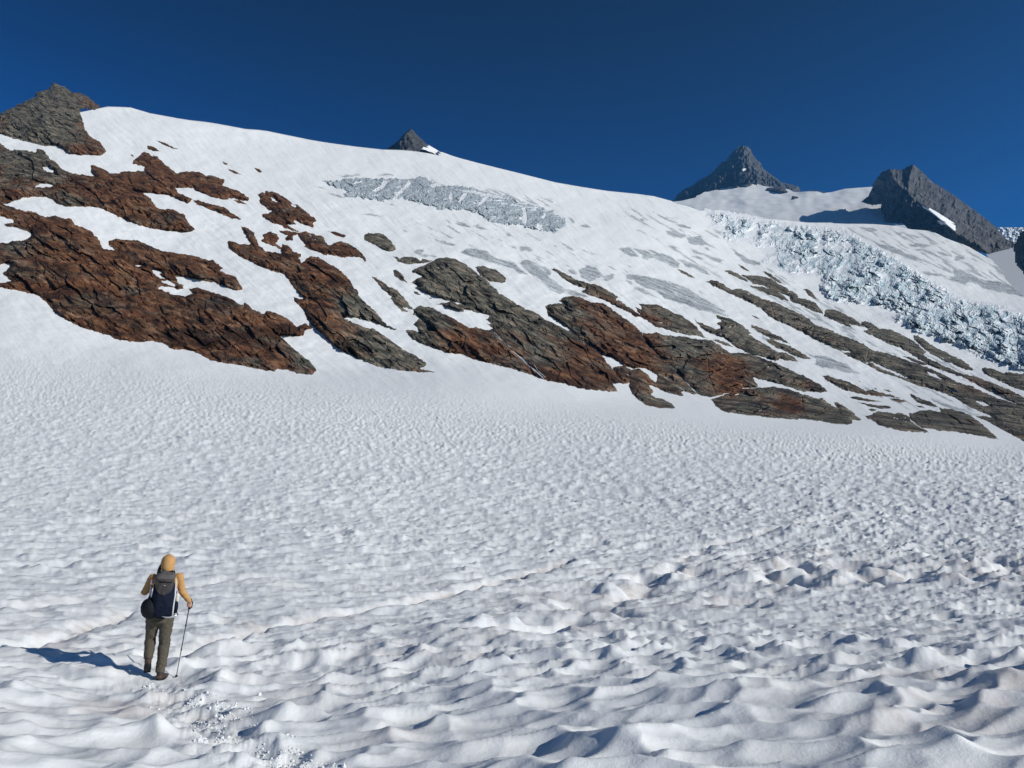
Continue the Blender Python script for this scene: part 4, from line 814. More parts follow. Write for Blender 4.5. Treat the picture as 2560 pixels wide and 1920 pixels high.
# ------------------------------------------------------------------ broken ice
def icefall():
    outer = Z(8, 372,468, 450,478, 545,492, 620,505, 700,522, 800,540, 900,556, 1000,565, 1100,572, 1230,600, 1300,655, 1400,695, 1480,735, 1560,800, 1640,850, 1720,890, 1800,950, 1900,990, 2000,1005, 2100,1025, 2212,1075, 2400,1170, 2400,1560, 2212,1410, 2160,1392, 2080,1372, 1950,1322, 1850,1262, 1750,1232, 1660,1205, 1600,1182, 1530,1142, 1370,1080, 1380,1060, 1470,1070, 1500,1060, 1350,1032, 1200,1012, 1085,1002, 1060,965, 1030,905, 1040,860, 960,845, 870,850, 760,800, 690,770, 720,740, 690,700, 600,650, 540,670, 500,655, 460,612, 470,580, 380,575, 420,540, 380,510)
    spots = [(450,500,60,.45),(560,590,50,.9),(610,560,45,.9),(490,630,30,.8),(800,570,90,.5),(900,590,90,.8),(1000,600,60,.8),(700,640,50,.5),(850,660,110,.75),(950,700,90,.8),(1100,640,70,.6),(1130,750,90,1.0),(1270,680,70,1.0),(1330,720,70,1.0),(1250,760,110,.9),(1000,760,80,.7),(850,820,80,.7),
             (1100,880,90,1.1),(1060,920,60,1.1),(1200,900,110,1.1),(1350,880,120,1.0),(1500,850,100,1.0),(1600,900,90,1.0),(1350,980,100,1.1),(1500,1000,110,1.1),(1650,1000,110,1.0),(1700,1100,120,1.15),(1600,1100,90,1.1),(1800,1150,120,1.15),(1900,1120,110,1.0),(2000,1060,110,.9),(2050,1200,140,1.1),(1900,1240,110,1.1),(2100,1300,120,1.15),(2250,1300,160,1.1),(2250,1120,120,.9),(1800,1030,80,.8),(1450,790,80,.8),(700,1200,10,.1)]
    gaps = [(1200,680,30,.7),(1420,850,26,.8),(1130,690,36,.6),(1010,830,26,.5),(1500,960,18,.5),(1560,880,16,.8),(1360,1040,40,1.0),(1430,1075,40,1.0),(1880,1060,36,.5),(2080,1130,36,.6),(1750,1060,25,.4),(640,600,26,.6),(760,700,40,.8)]
    p = np.array(outer); x0, y0 = p.min(0) - 5; x1, y1 = p.max(0) + 5
    X, Y = np.meshgrid(np.arange(x0, x1, 1.5), np.arange(y1, y0, -1.5))
    sd = outline_sd(X, Y, outer, (), 1.6)
    I = np.zeros(X.shape)
    spots += [(420,500,40,.5),(500,510,40,.6),(650,520,60,.5),(760,540,60,.6),(1150,600,60,.6),(1400,740,60,.8),(1750,900,60,.7),(620,680,30,.6),(1080,580,50,.6),(2000,1000,60,.7)]
    for a, b, s, v in spots:
        q = Z(8, a, b)[0]; I = np.maximum(I, v * np.exp(-((X - q[0]) ** 2 + (Y - q[1]) ** 2) / (s / 2.304) ** 2 * .8))
    for a, b, s, v in gaps:
        q = Z(8, a, b)[0]; I = I - v * np.exp(-((X - q[0]) ** 2 + 2.5 * (Y - q[1]) ** 2) / (s / 2.304) ** 2)
    I = np.clip(I * 1.08 + .42 * fbm(X / 24, Y / 13, 4, 600), 0, 1.15) * sstep(-1, 15, sd + 5 * fbm(X / 14, Y / 8, 3, 604))
    cell = 9.0 + 5.0 * sstep(2000, 2450, X) * sstep(650, 850, Y)
    wx = X + 3.5 * fbm(X / 14, Y / 14, 3, 601); wy = Y + 3.0 * fbm(X / 14, Y / 14, 3, 602)
    th = .5; u = wx * math.cos(th) + wy * math.sin(th); v = -wx * math.sin(th) + wy * math.cos(th)
    E = 0; crack = 0; blue = 0
    for sc, amp, sd_ in ((1.5, 1.0, 610), (.6, .30, 620)):
        f1, f2, ix, iy, ox, oy = worley(u / (11.5 * sc), v / (8.5 * sc), sd_)
        g1, g2, g3, ix2, iy2, px, py = 0, 0, 0, 0, 0, 0, 0
        r1, r2, r3 = _h(ix, iy, 3), _h(ix, iy, 4) - .5, _h(ix, iy, 5) - .5
        edge = np.sqrt(f2) - np.sqrt(f1)
        peak = np.clip(1 - 1.3 * np.abs(ox * .8 + oy * .35), 0, 1)
        E = E + amp * (0.9 * r1 + 2.2 * r2 * ox + 1.5 * r3 * oy + .8 * peak - 0.35 * (1 - sstep(0, .16, edge)))
        crack = crack + amp * (1 - sstep(.02, .16, edge)) * (r1 < .35)
        blue = blue + amp * (r1 * .6 + sstep(.1, -.5, r2 * ox * 4))
    f1, f2, ix, iy, ox, oy = worley(u / 38, v / 21, 640)
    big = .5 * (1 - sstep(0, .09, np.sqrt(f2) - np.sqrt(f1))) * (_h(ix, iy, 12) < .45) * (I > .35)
    E = E + 2.0 * (_h(ix, iy, 3) + 1.6 * (_h(ix, iy, 4) - .5) * ox) - .5 * (1 - sstep(0, .10, np.sqrt(f2) - np.sqrt(f1)))
    E = E + .5 * fbm(X / 3.2, Y / 3.2, 2, 650) + 1.6 * ridged(u / 60, v / 22, 3, 651)
    e = 0.0006 + I * .0115 * (.55 + .9 * sstep(-.35, .45, fbm(X / 55, Y / 32, 3, 670))) * (E - .9 * big - .1) + .0012 * I
    e = np.where(sd < 0, .002 * sd, np.maximum(e, -.015))
    e = np.where(sd >= 0, np.maximum(e, .0005), e)
    r = base_r(X, Y) * (1 - e)
    rw = _h(np.floor(u / 13 + 3), np.floor(v / 9), 9)
    bl = np.clip((-.02 + .42 * blue + .75 * crack + .35 * fbm(X / 40, Y / 26, 3, 657)) * sstep(.15, .75, I) + .30 * sstep(.15, .4, I) * sstep(0, .4, fbm(X / 9, Y / 5, 3, 655)), 0, 1)
    dt = .45 * sstep(.1, .6, fbm(X / 18, Y / 10, 4, 660)) * sstep(.2, .7, I) + .4 * np.clip(crack - .5, 0, 1) * (I > .4)
    k = np.maximum.reduce([sd[:-1, :-1], sd[1:, :-1], sd[:-1, 1:], sd[1:, 1:]]) > -1.5
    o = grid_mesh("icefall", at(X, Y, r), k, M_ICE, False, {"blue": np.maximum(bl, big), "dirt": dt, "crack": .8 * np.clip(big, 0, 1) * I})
    tag(o, "icefall of broken pale blue ice towers and crevasses pouring down the right side", kind="stuff")

def bare_ice():
    outer = Z(14, 150,185, 135,165, 180,180, 290,180, 380,170, 500,140, 620,140, 740,135, 860,145, 960,150, 1060,145, 1150,155, 1230,145, 1320,150, 1400,130, 1500,120, 1580,130, 1640,165, 1680,195, 1800,235, 2000,250, 2212,270) + Z(4, 1200,222, 1320,238, 1400,265, 1500,300, 1600,338, 1660,352, 1700,375, 1740,405, 1757,440, 1750,468, 1700,475, 1680,505, 1640,490, 1590,500, 1540,478, 1480,472, 1440,440, 1360,452, 1290,440, 1200,415, 1165,375, 1050,348, 940,340, 900,343, 780,305, 620,262) + Z(14, 1220,430, 1120,432, 1000,440, 1020,480, 900,450, 830,440, 740,435, 690,405, 480,395, 430,360, 475,335, 460,310, 380,285, 320,262, 240,240)
    slits = [Z(14, 1120,430, 1160,375, 1220,310, 1290,240, 1330,190, 1350,170, 1370,200, 1330,260, 1260,340, 1180,400), Z(14, 850,320, 960,240, 990,170, 1060,180, 1020,250, 950,300, 890,335), Z(14, 560,215, 620,190, 700,185, 680,205, 600,220), Z(14, 1610,240, 1700,210, 1900,215, 2200,225, 2200,245, 1900,240, 1750,250, 1680,275),
             Z(4, 940,320, 955,300, 950,250, 965,210, 975,240, 965,290), Z(4, 1010,290, 1040,240, 1080,225, 1060,260, 1030,300), Z(4, 1140,320, 1190,260, 1240,235, 1220,265, 1170,310), Z(4, 1430,400, 1470,380, 1450,330, 1475,330, 1490,385, 1480,460, 1468,440), Z(4, 1550,470, 1560,440, 1590,450, 1600,490), Z(4, 1590,400, 1610,370, 1620,380, 1600,410), Z(14, 1150,270, 1210,240, 1260,250, 1200,280),
             Z(4, 980,205, 1100,212, 1240,235, 1340,262, 1330,270, 1200,245, 1090,225)]
    p = np.array(outer); x0, y0 = p.min(0) - 5; x1, y1 = p.max(0) + 5
    X, Y = np.meshgrid(np.arange(x0, x1, 1.4), np.arange(y1, y0, -1.4))
    sd = outline_sd(X, Y, outer, (), 2.2)
    wx = X + 5 * fbm(X / 18, Y / 18, 3, 700); wy = Y + 4 * fbm(X / 18, Y / 18, 3, 701)
    E = .7 * ridged(wx / 22, wy / 11, 3, 702) + .35 * ridged(wx / 8, wy / 5, 3, 703) + .5 * fbm(X / 30, Y / 20, 2, 704)
    f1, f2, ix, iy, ox, oy = worley(wx / 15, wy / 9, 705)
    ed = np.sqrt(f2) - np.sqrt(f1); E = E + .25 * _h(ix, iy, 1) - .25 * (1 - sstep(0, .12, ed)) + .8 * ridged(wx / 46, wy / 20, 2, 715)
    ck = .55 * (1 - sstep(0, .05, ed)) * (_h(ix, iy, 8) < .25) + .8 * sstep(.70, .9, ridged(wx / 16, wy / 9, 2, 716))
    snow = np.zeros(X.shape)
    for s_ in slits: snow = np.maximum(snow, sstep(-1.2, 1.2, sdist(X + 2 * fbm(X / 6, Y / 6, 2, 708), Y + 2 * fbm(X / 6, Y / 6, 2, 709), s_)))
    snow = np.maximum(snow, .8 * sstep(.30, .45, fbm(X / 20, Y / 5, 3, 710)) * sstep(-.1, .3, fbm(X / 50, Y / 40, 2, 712)))
    snow = np.maximum(snow, sstep(.12, .3, fbm(X / 30, Y / 4, 3, 711)) * sstep(1120, 1250, X) * sstep(508, 488, Y - .22 * (X - 1200)))
    e = .0012 + .0028 * (1 - np.exp(-np.maximum(sd, 0) / 8)) + .0095 * (E + .1) * (1 - .55 * snow) * sstep(0, 5, sd)
    e = np.where(sd < 0, .003 * sd, np.maximum(e, .0005))
    bl = np.clip(.6 - snow, 0, 1); dt = np.clip((.62 + .3 * fbm(X / 12, Y / 8, 3, 713) + .5 * (1 - sstep(0, .1, ed))) * (1 - snow), 0, 1)
    k = np.maximum.reduce([sd[:-1, :-1], sd[1:, :-1], sd[:-1, 1:], sd[1:, 1:]]) > -1.5
    o = grid_mesh("bare_ice", at(X, Y, base_r(X, Y) * (1 - e)), k, M_ICE, False, {"blue": bl, "dirt": dt, "crack": np.clip(ck, 0, 1) * (1 - snow)})
    tag(o, "band of cracked grey bare ice high on the slope", kind="stuff")

def waterfall():
    outer, holes, amp, dome, w, jag = ROCK_SPECS["dome"]
    mid = Z(5, 930,715, 970,740, 1010,785, 1050,825, 1085,852, 1130,905, 1165,935, 1200,960, 1240,1005, 1275,1035, 1320,1070, 1350,1095, 1395,1140)
    wid = [.4, .8, 1.6, 1.2, 1.4, 1.3, 1.9, 2.2, 2.3, 2.0, 2.6, 2.3, 2.2]
    def ribbon(mid, wid, seed):
        L, R_ = [], []
        rng = np.random.RandomState(seed)
        pts = []
        for i in range(len(mid) - 1):
            for t in np.linspace(0, 1, 7)[:-1]:
                pts.append((mid[i][0] * (1 - t) + mid[i + 1][0] * t, mid[i][1] * (1 - t) + mid[i + 1][1] * t, wid[i] * (1 - t) + wid[i + 1] * t))
        return [(x - wd * rng.uniform(.3, 1.0), y + wd * rng.uniform(.3, .8)) for x, y, wd in pts] + [(x + wd * rng.uniform(.3, 1.0), y - wd * rng.uniform(.3, .8)) for x, y, wd in pts[::-1]]
    polys = [ribbon(mid, wid, 1), ribbon(Z(5, 1280,985, 1300,1010, 1330,1060, 1375,1100, 1395,1120), [.4, .8, 1.0, 1.0, .8], 2)]
    V, Fc = [], []
    for poly in polys:
        p = np.array(poly); x0, y0 = p.min(0) - 2; x1, y1 = p.max(0) + 2
        X, Y = np.meshgrid(np.arange(x0, x1, .7), np.arange(y1, y0, -.7))
        s1 = sdist(X, Y, poly); s2 = outline_sd(X, Y, outer, holes, jag)
        e = rock_relief(X, Y, s2, amp, dome, w) + .0016
        P = at(X, Y, base_r(X, Y) * (1 - e))
        k = np.minimum.reduce([s1[:-1, :-1], s1[1:, :-1], s1[:-1, 1:], s1[1:, 1:]]) > -.3
        H, W = X.shape; idx = np.arange(H * W).reshape(H, W) + sum(len(v) for v in V)
        Fc.append(np.stack([idx[:-1, :-1], idx[:-1, 1:], idx[1:, 1:], idx[1:, :-1]], -1)[k]); V.append(P.reshape(-1, 3))
    Vv = np.concatenate(V); Ff = np.concatenate(Fc); used, inv = np.unique(Ff, return_inverse=True)
    k = NT("falling_water"); n = k.noise(k.coord((.3, .1, .12)), 6, 5, .7)
    k.color(k.ramp(n, [(.35, (.16, .16, .16)), (.55, (.75, .78, .80))])); k.b.inputs["Roughness"].default_value = .3
    o = link_mesh("waterfall", Vv[used], inv.reshape(Ff.shape), k.m)
    tag(o, "thin white meltwater stream falling down the brown slab", kind="structure")

icefall(); bare_ice(); waterfall()

# ------------------------------------------------------------------ thin mountain air
def haze():
    x0, x1, y0, y1, z0, z1 = -9500, 9500, -9500, 9500, -900, 2750
    v = [(x, y, z) for x in (x0, x1) for y in (y0, y1) for z in (z0, z1)]
    f = [(0, 1, 3, 2), (4, 6, 7, 5), (0, 4, 5, 1), (2, 3, 7, 6), (0, 2, 6, 4), (1, 5, 7, 3)]
    m = bpy.data.materials.new("haze"); m.use_nodes = True; t = m.node_tree
    t.nodes.remove(t.nodes["Principled BSDF"])
    pv = t.nodes.new("ShaderNodeVolumePrincipled")
    pv.inputs["Color"].default_value = (0.13, 0.46, 1.0, 1); pv.inputs["Density"].default_value = HAZE_DENSITY
    pv.inputs["Anisotropy"].default_value = 0.2
    t.links.new(pv.outputs[0], t.nodes["Material Output"].inputs["Volume"])
    o = link_mesh("haze", v, f, m); tag(o, kind="stuff")
HAZE_DENSITY = 0.000045
haze()
# ------------------------------------------------------------------ the walker
def ring_pts(c, d, a, b, ref, n=20, ex=2.0):
    d = Vector(d).normalized(); x = (Vector(ref) - d * Vector(ref).dot(d)).normalized(); y = d.cross(x)
    out = []
    for i in range(n):
        t = 2 * math.pi * i / n; cx, sx = math.cos(t), math.sin(t)
        cx = math.copysign(abs(cx) ** (2 / ex), cx); sx = math.copysign(abs(sx) ** (2 / ex), sx)
        out.append(Vector(c) + x * a * cx + y * b * sx)
    return out

def loft(bm, path, ref=(1, 0, 0), n=20, ex=2.0, caps=True, direction=None):
    """path: [((x, y, z), half width along ref, half depth)]"""
    rings = []
    for i, (c, a, b) in enumerate(path):
        p = Vector(path[max(0, i - 1)][0]); q = Vector(path[min(len(path) - 1, i + 1)][0])
        rings.append([bm.verts.new(v) for v in ring_pts(c, direction or (q - p), a, b, ref, n, ex)])
    for r0, r1 in zip(rings[:-1], rings[1:]):
        for i in range(n):
            bm.faces.new((r0[i], r0[(i + 1) % n], r1[(i + 1) % n], r1[i]))
    if caps:
        for r, c, dd in ((rings[0], path[0], -1), (rings[-1], path[-1], 1)):
            d = (Vector(path[1][0]) - Vector(path[0][0])) if dd < 0 else (Vector(path[-1][0]) - Vector(path[-2][0]))
            if direction: d = Vector(direction)
            v = bm.verts.new(Vector(c[0]) + dd * d.normalized() * min(c[1], c[2]) * 0.55)
            for i in range(n): bm.faces.new((r[i], r[(i + 1) % n], v))
    return rings

def ball(bm, c, rx, ry, rz, n=16):
    loft(bm, [((c[0], c[1], c[2] + rz * math.sin(t)), rx * math.cos(t), ry * math.cos(t)) for t in [math.radians(a) for a in (-80, -60, -38, -15, 8, 30, 52, 72, 84)]], n=n, direction=(0, 0, 1))

def bake(name, bm, mat, parent=None, voxel=None, smooth=1, disp=None, flat=False, cut=None, sub=0, thick=0):
    me = bpy.data.meshes.new(name); bmesh.ops.recalc_face_normals(bm, faces=bm.faces); bm.to_mesh(me); bm.free()
    o = bpy.data.objects.new(name, me); COL.objects.link(o)
    if voxel:
        m = o.modifiers.new("r", 'REMESH'); m.mode = 'VOXEL'; m.voxel_size = voxel; m.use_smooth_shade = True
        if smooth: s = o.modifiers.new("s", 'SMOOTH'); s.iterations = smooth * 2; s.factor = 0.5
    if sub: s = o.modifiers.new("u", 'SUBSURF'); s.levels = sub; s.render_levels = sub
    dg = bpy.context.evaluated_depsgraph_get(); dg.update()
    m2 = bpy.data.meshes.new_from_object(o.evaluated_get(dg)); o.modifiers.clear(); o.data = m2; m2.name = name
    if disp:
        n = len(m2.vertices); co = np.empty(n * 3, np.float32); no = np.empty(n * 3, np.float32)
        m2.vertices.foreach_get("co", co); m2.vertices.foreach_get("normal", no); co = co.reshape(-1, 3).astype(float); no = no.reshape(-1, 3)
        co = co + no * disp(co)[:, None]; m2.vertices.foreach_set("co", co.astype(np.float32).ravel()); m2.update()
    if cut:
        b = bmesh.new(); b.from_mesh(m2); b.faces.ensure_lookup_table()
        bmesh.ops.delete(b, geom=[f for f in b.faces if cut(f.calc_center_median())], context='FACES'); b.to_mesh(m2); b.free()
    m2.polygons.foreach_set("use_smooth", np.full(len(m2.polygons), not flat))
    m2.materials.clear(); m2.materials.append(mat)
    if parent: o.parent = parent
    return o

HEAD = math.radians(24.0)
fz = ground_z(FOOT[0], FOOT[1])
def place(o): o.scale = (.965, .965, .965); o.location = (FOOT[0], FOOT[1], fz + 0.0); o.rotation_euler = (0, 0, HEAD); return o
def ground_local(x, y):
    """height of the snow under local point x, y of the walker"""
    c, s = math.cos(HEAD), math.sin(HEAD)
    return ground_z(FOOT[0] + x * c - y * s, FOOT[1] + x * s + y * c) - fz
def empty(name): o = bpy.data.objects.new(name, None); COL.objects.link(o); o.empty_display_size = .2; return place(o)

HIP_L, KNEE_L, ANK_L = (-.115, .0, .90), (-.135, .14, .56), (-.150, .02, .300)
HIP_R, KNEE_R, ANK_R = (.065, .0, .90), (.050, .035, .50), (.020, -.01, .11)
SH_L, EL_L, WR_L = (-.150, .01, 1.435), (-.255, .03, 1.225), (-.135, .24, 1.34)
SH_R, EL_R, WR_R = (.195, .0, 1.435), (.245, .07, 1.215), (.365, .20, 1.045)
HC = (.037, .055, 1.625)
def lerp(a, b, t): return tuple(a[i] + (b[i] - a[i]) * t for i in range(3))

POLE_TIP_XY = (.232, .06)
POLE_TOP = Vector((.380, .262, 1.075)); POLE_TIP = Vector((POLE_TIP_XY[0], POLE_TIP_XY[1], ground_local(*POLE_TIP_XY) - .02))
PD = (POLE_TOP - POLE_TIP).normalized()

def build_person():
    root = tag(empty("person"), "hiker in ochre hooded jacket and dark trousers walking away with a pack", "person")
    skin = plain("skin", (0.46, 0.27, 0.19), 0.6, 0.3)
    b = bmesh.new()
    # torso, neck, head
    loft(b, [((-.025, 0, .86), .135, .095), ((-.025, 0, .95), .140, .10), ((-.01, .0, 1.08), .115, .085), ((.01, .0, 1.22), .125, .092), ((.02, .0, 1.36), .145, .095), ((.022, .0, 1.43), .13, .08), ((.025, .01, 1.475), .065, .06), ((.03, .02, 1.52), .05, .05), ((.035, .04, 1.56), .048, .05)])
    ball(b, (HC[0], HC[1], HC[2] + .01), .074, .092, .105)
    loft(b, [((HC[0], HC[1] + .05, HC[2] - .085), .035, .03), ((HC[0], HC[1] + .07, HC[2] - .04), .05, .035), ((HC[0], HC[1] + .075, HC[2] + .0), .058, .03)], direction=(0, 0, 1))
    loft(b, [((HC[0], HC[1] + .088, HC[2] + .018), .008, .008), ((HC[0], HC[1] + .106, HC[2] - .018), .014, .012)], n=8)
    for s in (-1, 1):
        loft(b, [((HC[0] + s * .076, HC[1] + .0, HC[2] - .025), .006, .012), ((HC[0] + s * .080, HC[1] - .004, HC[2] + .018), .007, .018)], n=8)
    for H, K, A in ((HIP_L, KNEE_L, ANK_L), (HIP_R, KNEE_R, ANK_R)):
        loft(b, [(lerp(H, K, -.1), .085, .09), (lerp(H, K, .3), .075, .08), (lerp(H, K, .9), .052, .055), (lerp(K, A, .0), .05, .052), (lerp(K, A, .3), .052, .056), (lerp(K, A, .8), .034, .038), (A, .033, .038)])
    for S, E, W_ in ((SH_L, EL_L, WR_L), (SH_R, EL_R, WR_R)):
        loft(b, [(lerp(S, E, -.08), .045, .045), (lerp(S, E, .5), .040, .040), (E, .034, .034), (lerp(E, W_, .3), .034, .034), (W_, .022, .026)])
    # right hand closed round the pole grip
    gp = POLE_TIP + PD * ((Vector(WR_R) - POLE_TIP).dot(PD) - .045)
    side = (Vector(WR_R) - gp); side = (side - PD * side.dot(PD)).normalized(); fwd = PD.cross(side)
    kn = gp + side * .030
    loft(b, [(WR_R, .022, .026), (tuple(kn + PD * .032), .020, .034), (tuple(kn), .018, .038), (tuple(kn - PD * .03 + fwd * .004), .014, .034)], ref=tuple(side))
    for i in range(4):
        base = gp - PD * (.032 - .021 * i); L = (.9, 1.0, .96, .8)[i]; pts = []
        for k, ang in enumerate((-.3, .5, 1.3, 2.1, 2.9)):
            rad = .024 + (.003 if k < 2 else 0)
            pts.append((tuple(base + (side * math.cos(ang * L) + fwd * math.sin(ang * L)) * rad), .0085 - .0007 * k, .0085 - .0007 * k))
        loft(b, pts, ref=tuple(PD), n=8)
    loft(b, [(tuple(kn + PD * .028), .012, .012), (tuple(gp + PD * .038 - fwd * .022 + side * .012), .010, .010), (tuple(gp + PD * .030 - fwd * .020 - side * .014), .008, .008)], ref=tuple(PD), n=8)
    # left hand raised in front of the chest, fingers loosely curled
    w = Vector(WR_L); d = Vector((.35, .45, .55)).normalized(); sd_ = Vector((.8, -.3, -.3)); sd_ = (sd_ - d * sd_.dot(d)).normalized(); nn = d.cross(sd_)
    loft(b, [(tuple(w), .026, .020), (tuple(w + d * .04), .038, .016), (tuple(w + d * .085), .040, .013)], ref=tuple(sd_))
    for i in range(4):
        s = -.030 + .020 * i; L = (.058, .070, .066, .050)[i]; q = w + d * .088 + sd_ * s
        loft(b, [(tuple(q), .0085, .0085), (tuple(q + d * L * .45 + nn * .010), .0080, .0080), (tuple(q + d * L * .75 + nn * .030), .0072, .0072), (tuple(q + d * L * .72 + nn * .046), .0065, .0065)], ref=tuple(sd_), n=8)
    loft(b, [(tuple(w + d * .025 - sd_ * .03), .011, .011), (tuple(w + d * .055 - sd_ * .052 + nn * .012), .0095, .0095), (tuple(w + d * .085 - sd_ * .050 + nn * .024), .0080, .0080)], ref=tuple(nn), n=8)
    bake("body", b, skin, root, .0055, 1)

    # ochre jacket with the hood up
    jk = NT("ochre_cloth"); n1 = jk.noise(jk.coord((30, 30, 9)), 1.0, 5, .6); n2 = jk.noise(jk.coord(), 260, 2, .5)
    jk.color(jk.mix(n1, (0.47, 0.26, 0.095), (0.60, 0.35, 0.14))); jk.b.inputs["Roughness"].default_value = .85; jk.spec(.2); jk.bump(jk.math('ADD', n1, jk.math('MULTIPLY', n2, .2)), .5, .01)
    b = bmesh.new()
    loft(b, [((-.02, .0, .985), .142, .108), ((-.01, .0, 1.06), .140, .11), ((.01, .0, 1.22), .150, .115), ((.02, .0, 1.36), .168, .115), ((.022, .0, 1.44), .155, .095), ((.028, .01, 1.49), .095, .08), ((.033, .03, 1.53), .078, .085)])
    for S, E, W_ in ((SH_L, EL_L, WR_L), (SH_R, EL_R, WR_R)):
        loft(b, [(lerp(S, E, -.12), .058, .060), (lerp(S, E, .15), .062, .062), (lerp(S, E, .6), .053, .053), (E, .050, .050), (lerp(E, W_, .25), .048, .048), (lerp(E, W_, .7), .040, .040), (lerp(E, W_, .94), .034, .034)])
    loft(b, [((.033, .02, 1.48), .088, .085), ((.034, .02, 1.53), .085, .092), ((.035, .025, 1.58), .092, .102), ((.036, .035, 1.635), .098, .110), ((.038, .04, 1.685), .093, .105), ((.041, .045, 1.722), .072, .083), ((.043, .05, 1.742), .040, .050)], direction=(0, 0, 1))
    def jd(c):
        f = .0045 * fbm(c[:, 0] * 9 + c[:, 2] * 4, c[:, 2] * 16 - c[:, 1] * 8, 3, 801) + .003 * ridged(c[:, 0] * 14 + c[:, 1] * 9, c[:, 2] * 9, 2, 802)
        f = f + .004 * np.exp(-((c[:, 2] - 1.535) / .012) ** 2) * (np.abs(c[:, 0]) < .12) * -1
        return f
    bake("jacket", b, jk.m, root, .008, 1, jd, cut=lambda c: (c.y > .105 and 1.55 < c.z < 1.70 and abs(c.x - .036) < .068))
    # seam down the hood
    b = bmesh.new()
    for s in (-1, 1):
        loft(b, [((.036 + s * .060, .035 - .088, 1.60), .0022, .0022), ((.037 + s * .058, .04 - .088, 1.65), .0022, .0022), ((.040 + s * .045, .045 - .072, 1.705), .0022, .0022), ((.041 + s * .03, .05 - .035, 1.738), .0022, .0022)], n=6)
    bake("hood_seam", b, jk.m, root)
    b = bmesh.new(); hair = plain("brown_hair", (.05, .026, .018), .6, .4, 200, .4)
    loft(b, [((-.045, .10, 1.62), .02, .02), ((-.068, .06, 1.57), .024, .022), ((-.082, .03, 1.52), .026, .022), ((-.088, .06, 1.46), .022, .02), ((-.085, .12, 1.40), .014, .014)], n=12)
    bake("hair", b, hair, root, None, 0, None, sub=1)

    # trousers
    tr = NT("olive_cloth"); n1 = tr.noise(tr.coord((24, 24, 7)), 1.0, 5, .6)
    tr.color(tr.mix(n1, (0.068, 0.058, 0.041), (0.115, 0.099, 0.070))); tr.b.inputs["Roughness"].default_value = .8; tr.spec(.3); tr.bump(n1, .6, .012)
    b = bmesh.new()
    loft(b, [((-.025, 0, .80), .150, .115), ((-.025, 0, .90), .168, .125), ((-.025, 0, .97), .150, .11)])
    loft(b, [(lerp(HIP_L, KNEE_L, -.05), .098, .108), (lerp(HIP_L, KNEE_L, .35), .090, .098), (lerp(HIP_L, KNEE_L, .8), .076, .078), (KNEE_L, .072, .075), (lerp(KNEE_L, ANK_L, .25), .072, .076), (lerp(KNEE_L, ANK_L, .65), .066, .068), (lerp(KNEE_L, ANK_L, .88), .064, .064), (lerp(KNEE_L, ANK_L, .97), .058, .058)])
    loft(b, [(lerp(HIP_R, KNEE_R, -.05), .100, .108), (lerp(HIP_R, KNEE_R, .35), .095, .102), (lerp(HIP_R, KNEE_R, .8), .080, .084), (KNEE_R, .077, .080), (lerp(KNEE_R, ANK_R, .3), .076, .080), (lerp(KNEE_R, ANK_R, .7), .064, .070), (lerp(KNEE_R, ANK_R, .9), .064, .070), (lerp(KNEE_R, ANK_R, 1.0), .062, .068)])
    def td(c):
        return .007 * fbm(c[:, 0] * 7 + c[:, 2] * 5, c[:, 2] * 15 + c[:, 1] * 9, 3, 811) + .0045 * ridged(c[:, 0] * 8 + c[:, 2] * 7, c[:, 2] * 11 - c[:, 0] * 14, 2, 812) * (1 + 1.2 * np.exp(-((c[:, 2] - .55) / .1) ** 2) + 1.5 * np.exp(-((c[:, 2] - .2) / .09) ** 2))
    bake("trousers", b, tr.m, root, .009, 1, td)

    # boots
    bt = plain("boot_leather", (.045, .030, .024), .6, .4, 90, .3, .004); rb = plain("boot_rubber", (.012, .012, .013), .7, .3)
    def boot(A, yaw, pitch, sole_z):
        b = bmesh.new()
        loft(b, [((0, -.035, .14), .048, .055), ((0, -.03, .08), .046, .058), ((0, -.01, .045), .046, .075)], direction=(0, 0, 1), ex=2.3)
        loft(b, [((0, -.085, .032), .036, .034), ((0, -.05, .045), .044, .045), ((0, .04, .048), .047, .046), ((0, .11, .036), .050, .034), ((0, .165, .028), .042, .026), ((0, .19, .024), .026, .018)], ref=(1, 0, 0), ex=2.4)
        Mx = Matrix.Translation(Vector(A)) @ Matrix.Rotation(yaw, 4, 'Z') @ Matrix.Rotation(pitch, 4, 'X') @ Matrix.Translation(Vector((0, .03, -sole_z)))
        for v in b.verts: v.co = Mx @ v.co
        bo = bake("boot", b, bt, root, .006, 1, lambda c: .0015 * fbm(c[:, 0] * 40, c[:, 2] * 40 + c[:, 1] * 30, 2, 821))
        b = bmesh.new()
        loft(b, [((0, .05, -.014), .047, .140), ((0, .05, .002), .050, .145), ((0, .05, .018), .048, .141)], direction=(0, 0, 1), ex=2.6, n=28, caps=True)
        for k in range(9):
            y = -.07 + .03 * k
            loft(b, [((-.042, y, -.018), .006, .006), ((.042, y, -.018), .006, .006)], ref=(0, 1, 0), n=6)
        for v in b.verts: v.co = Mx @ v.co
        bake("sole", b, rb, bo)
        b = bmesh.new()
        loft(b, [((-.046, -.09, .050), .004, .008), ((0, -.122, .052), .004, .008), ((.046, -.09, .050), .004, .008)], ref=(0, 0, 1), n=8)
        for v in b.verts: v.co = Mx @ v.co
        bake("heel_band", b, plain("tan_trim", (.22, .13, .07), .7), bo)
    boot((ANK_R[0], ANK_R[1], ANK_R[2]), -.42, -.04, .108)
    boot((ANK_L[0], ANK_L[1], ANK_L[2]), .02, -.52, .108)
    return root

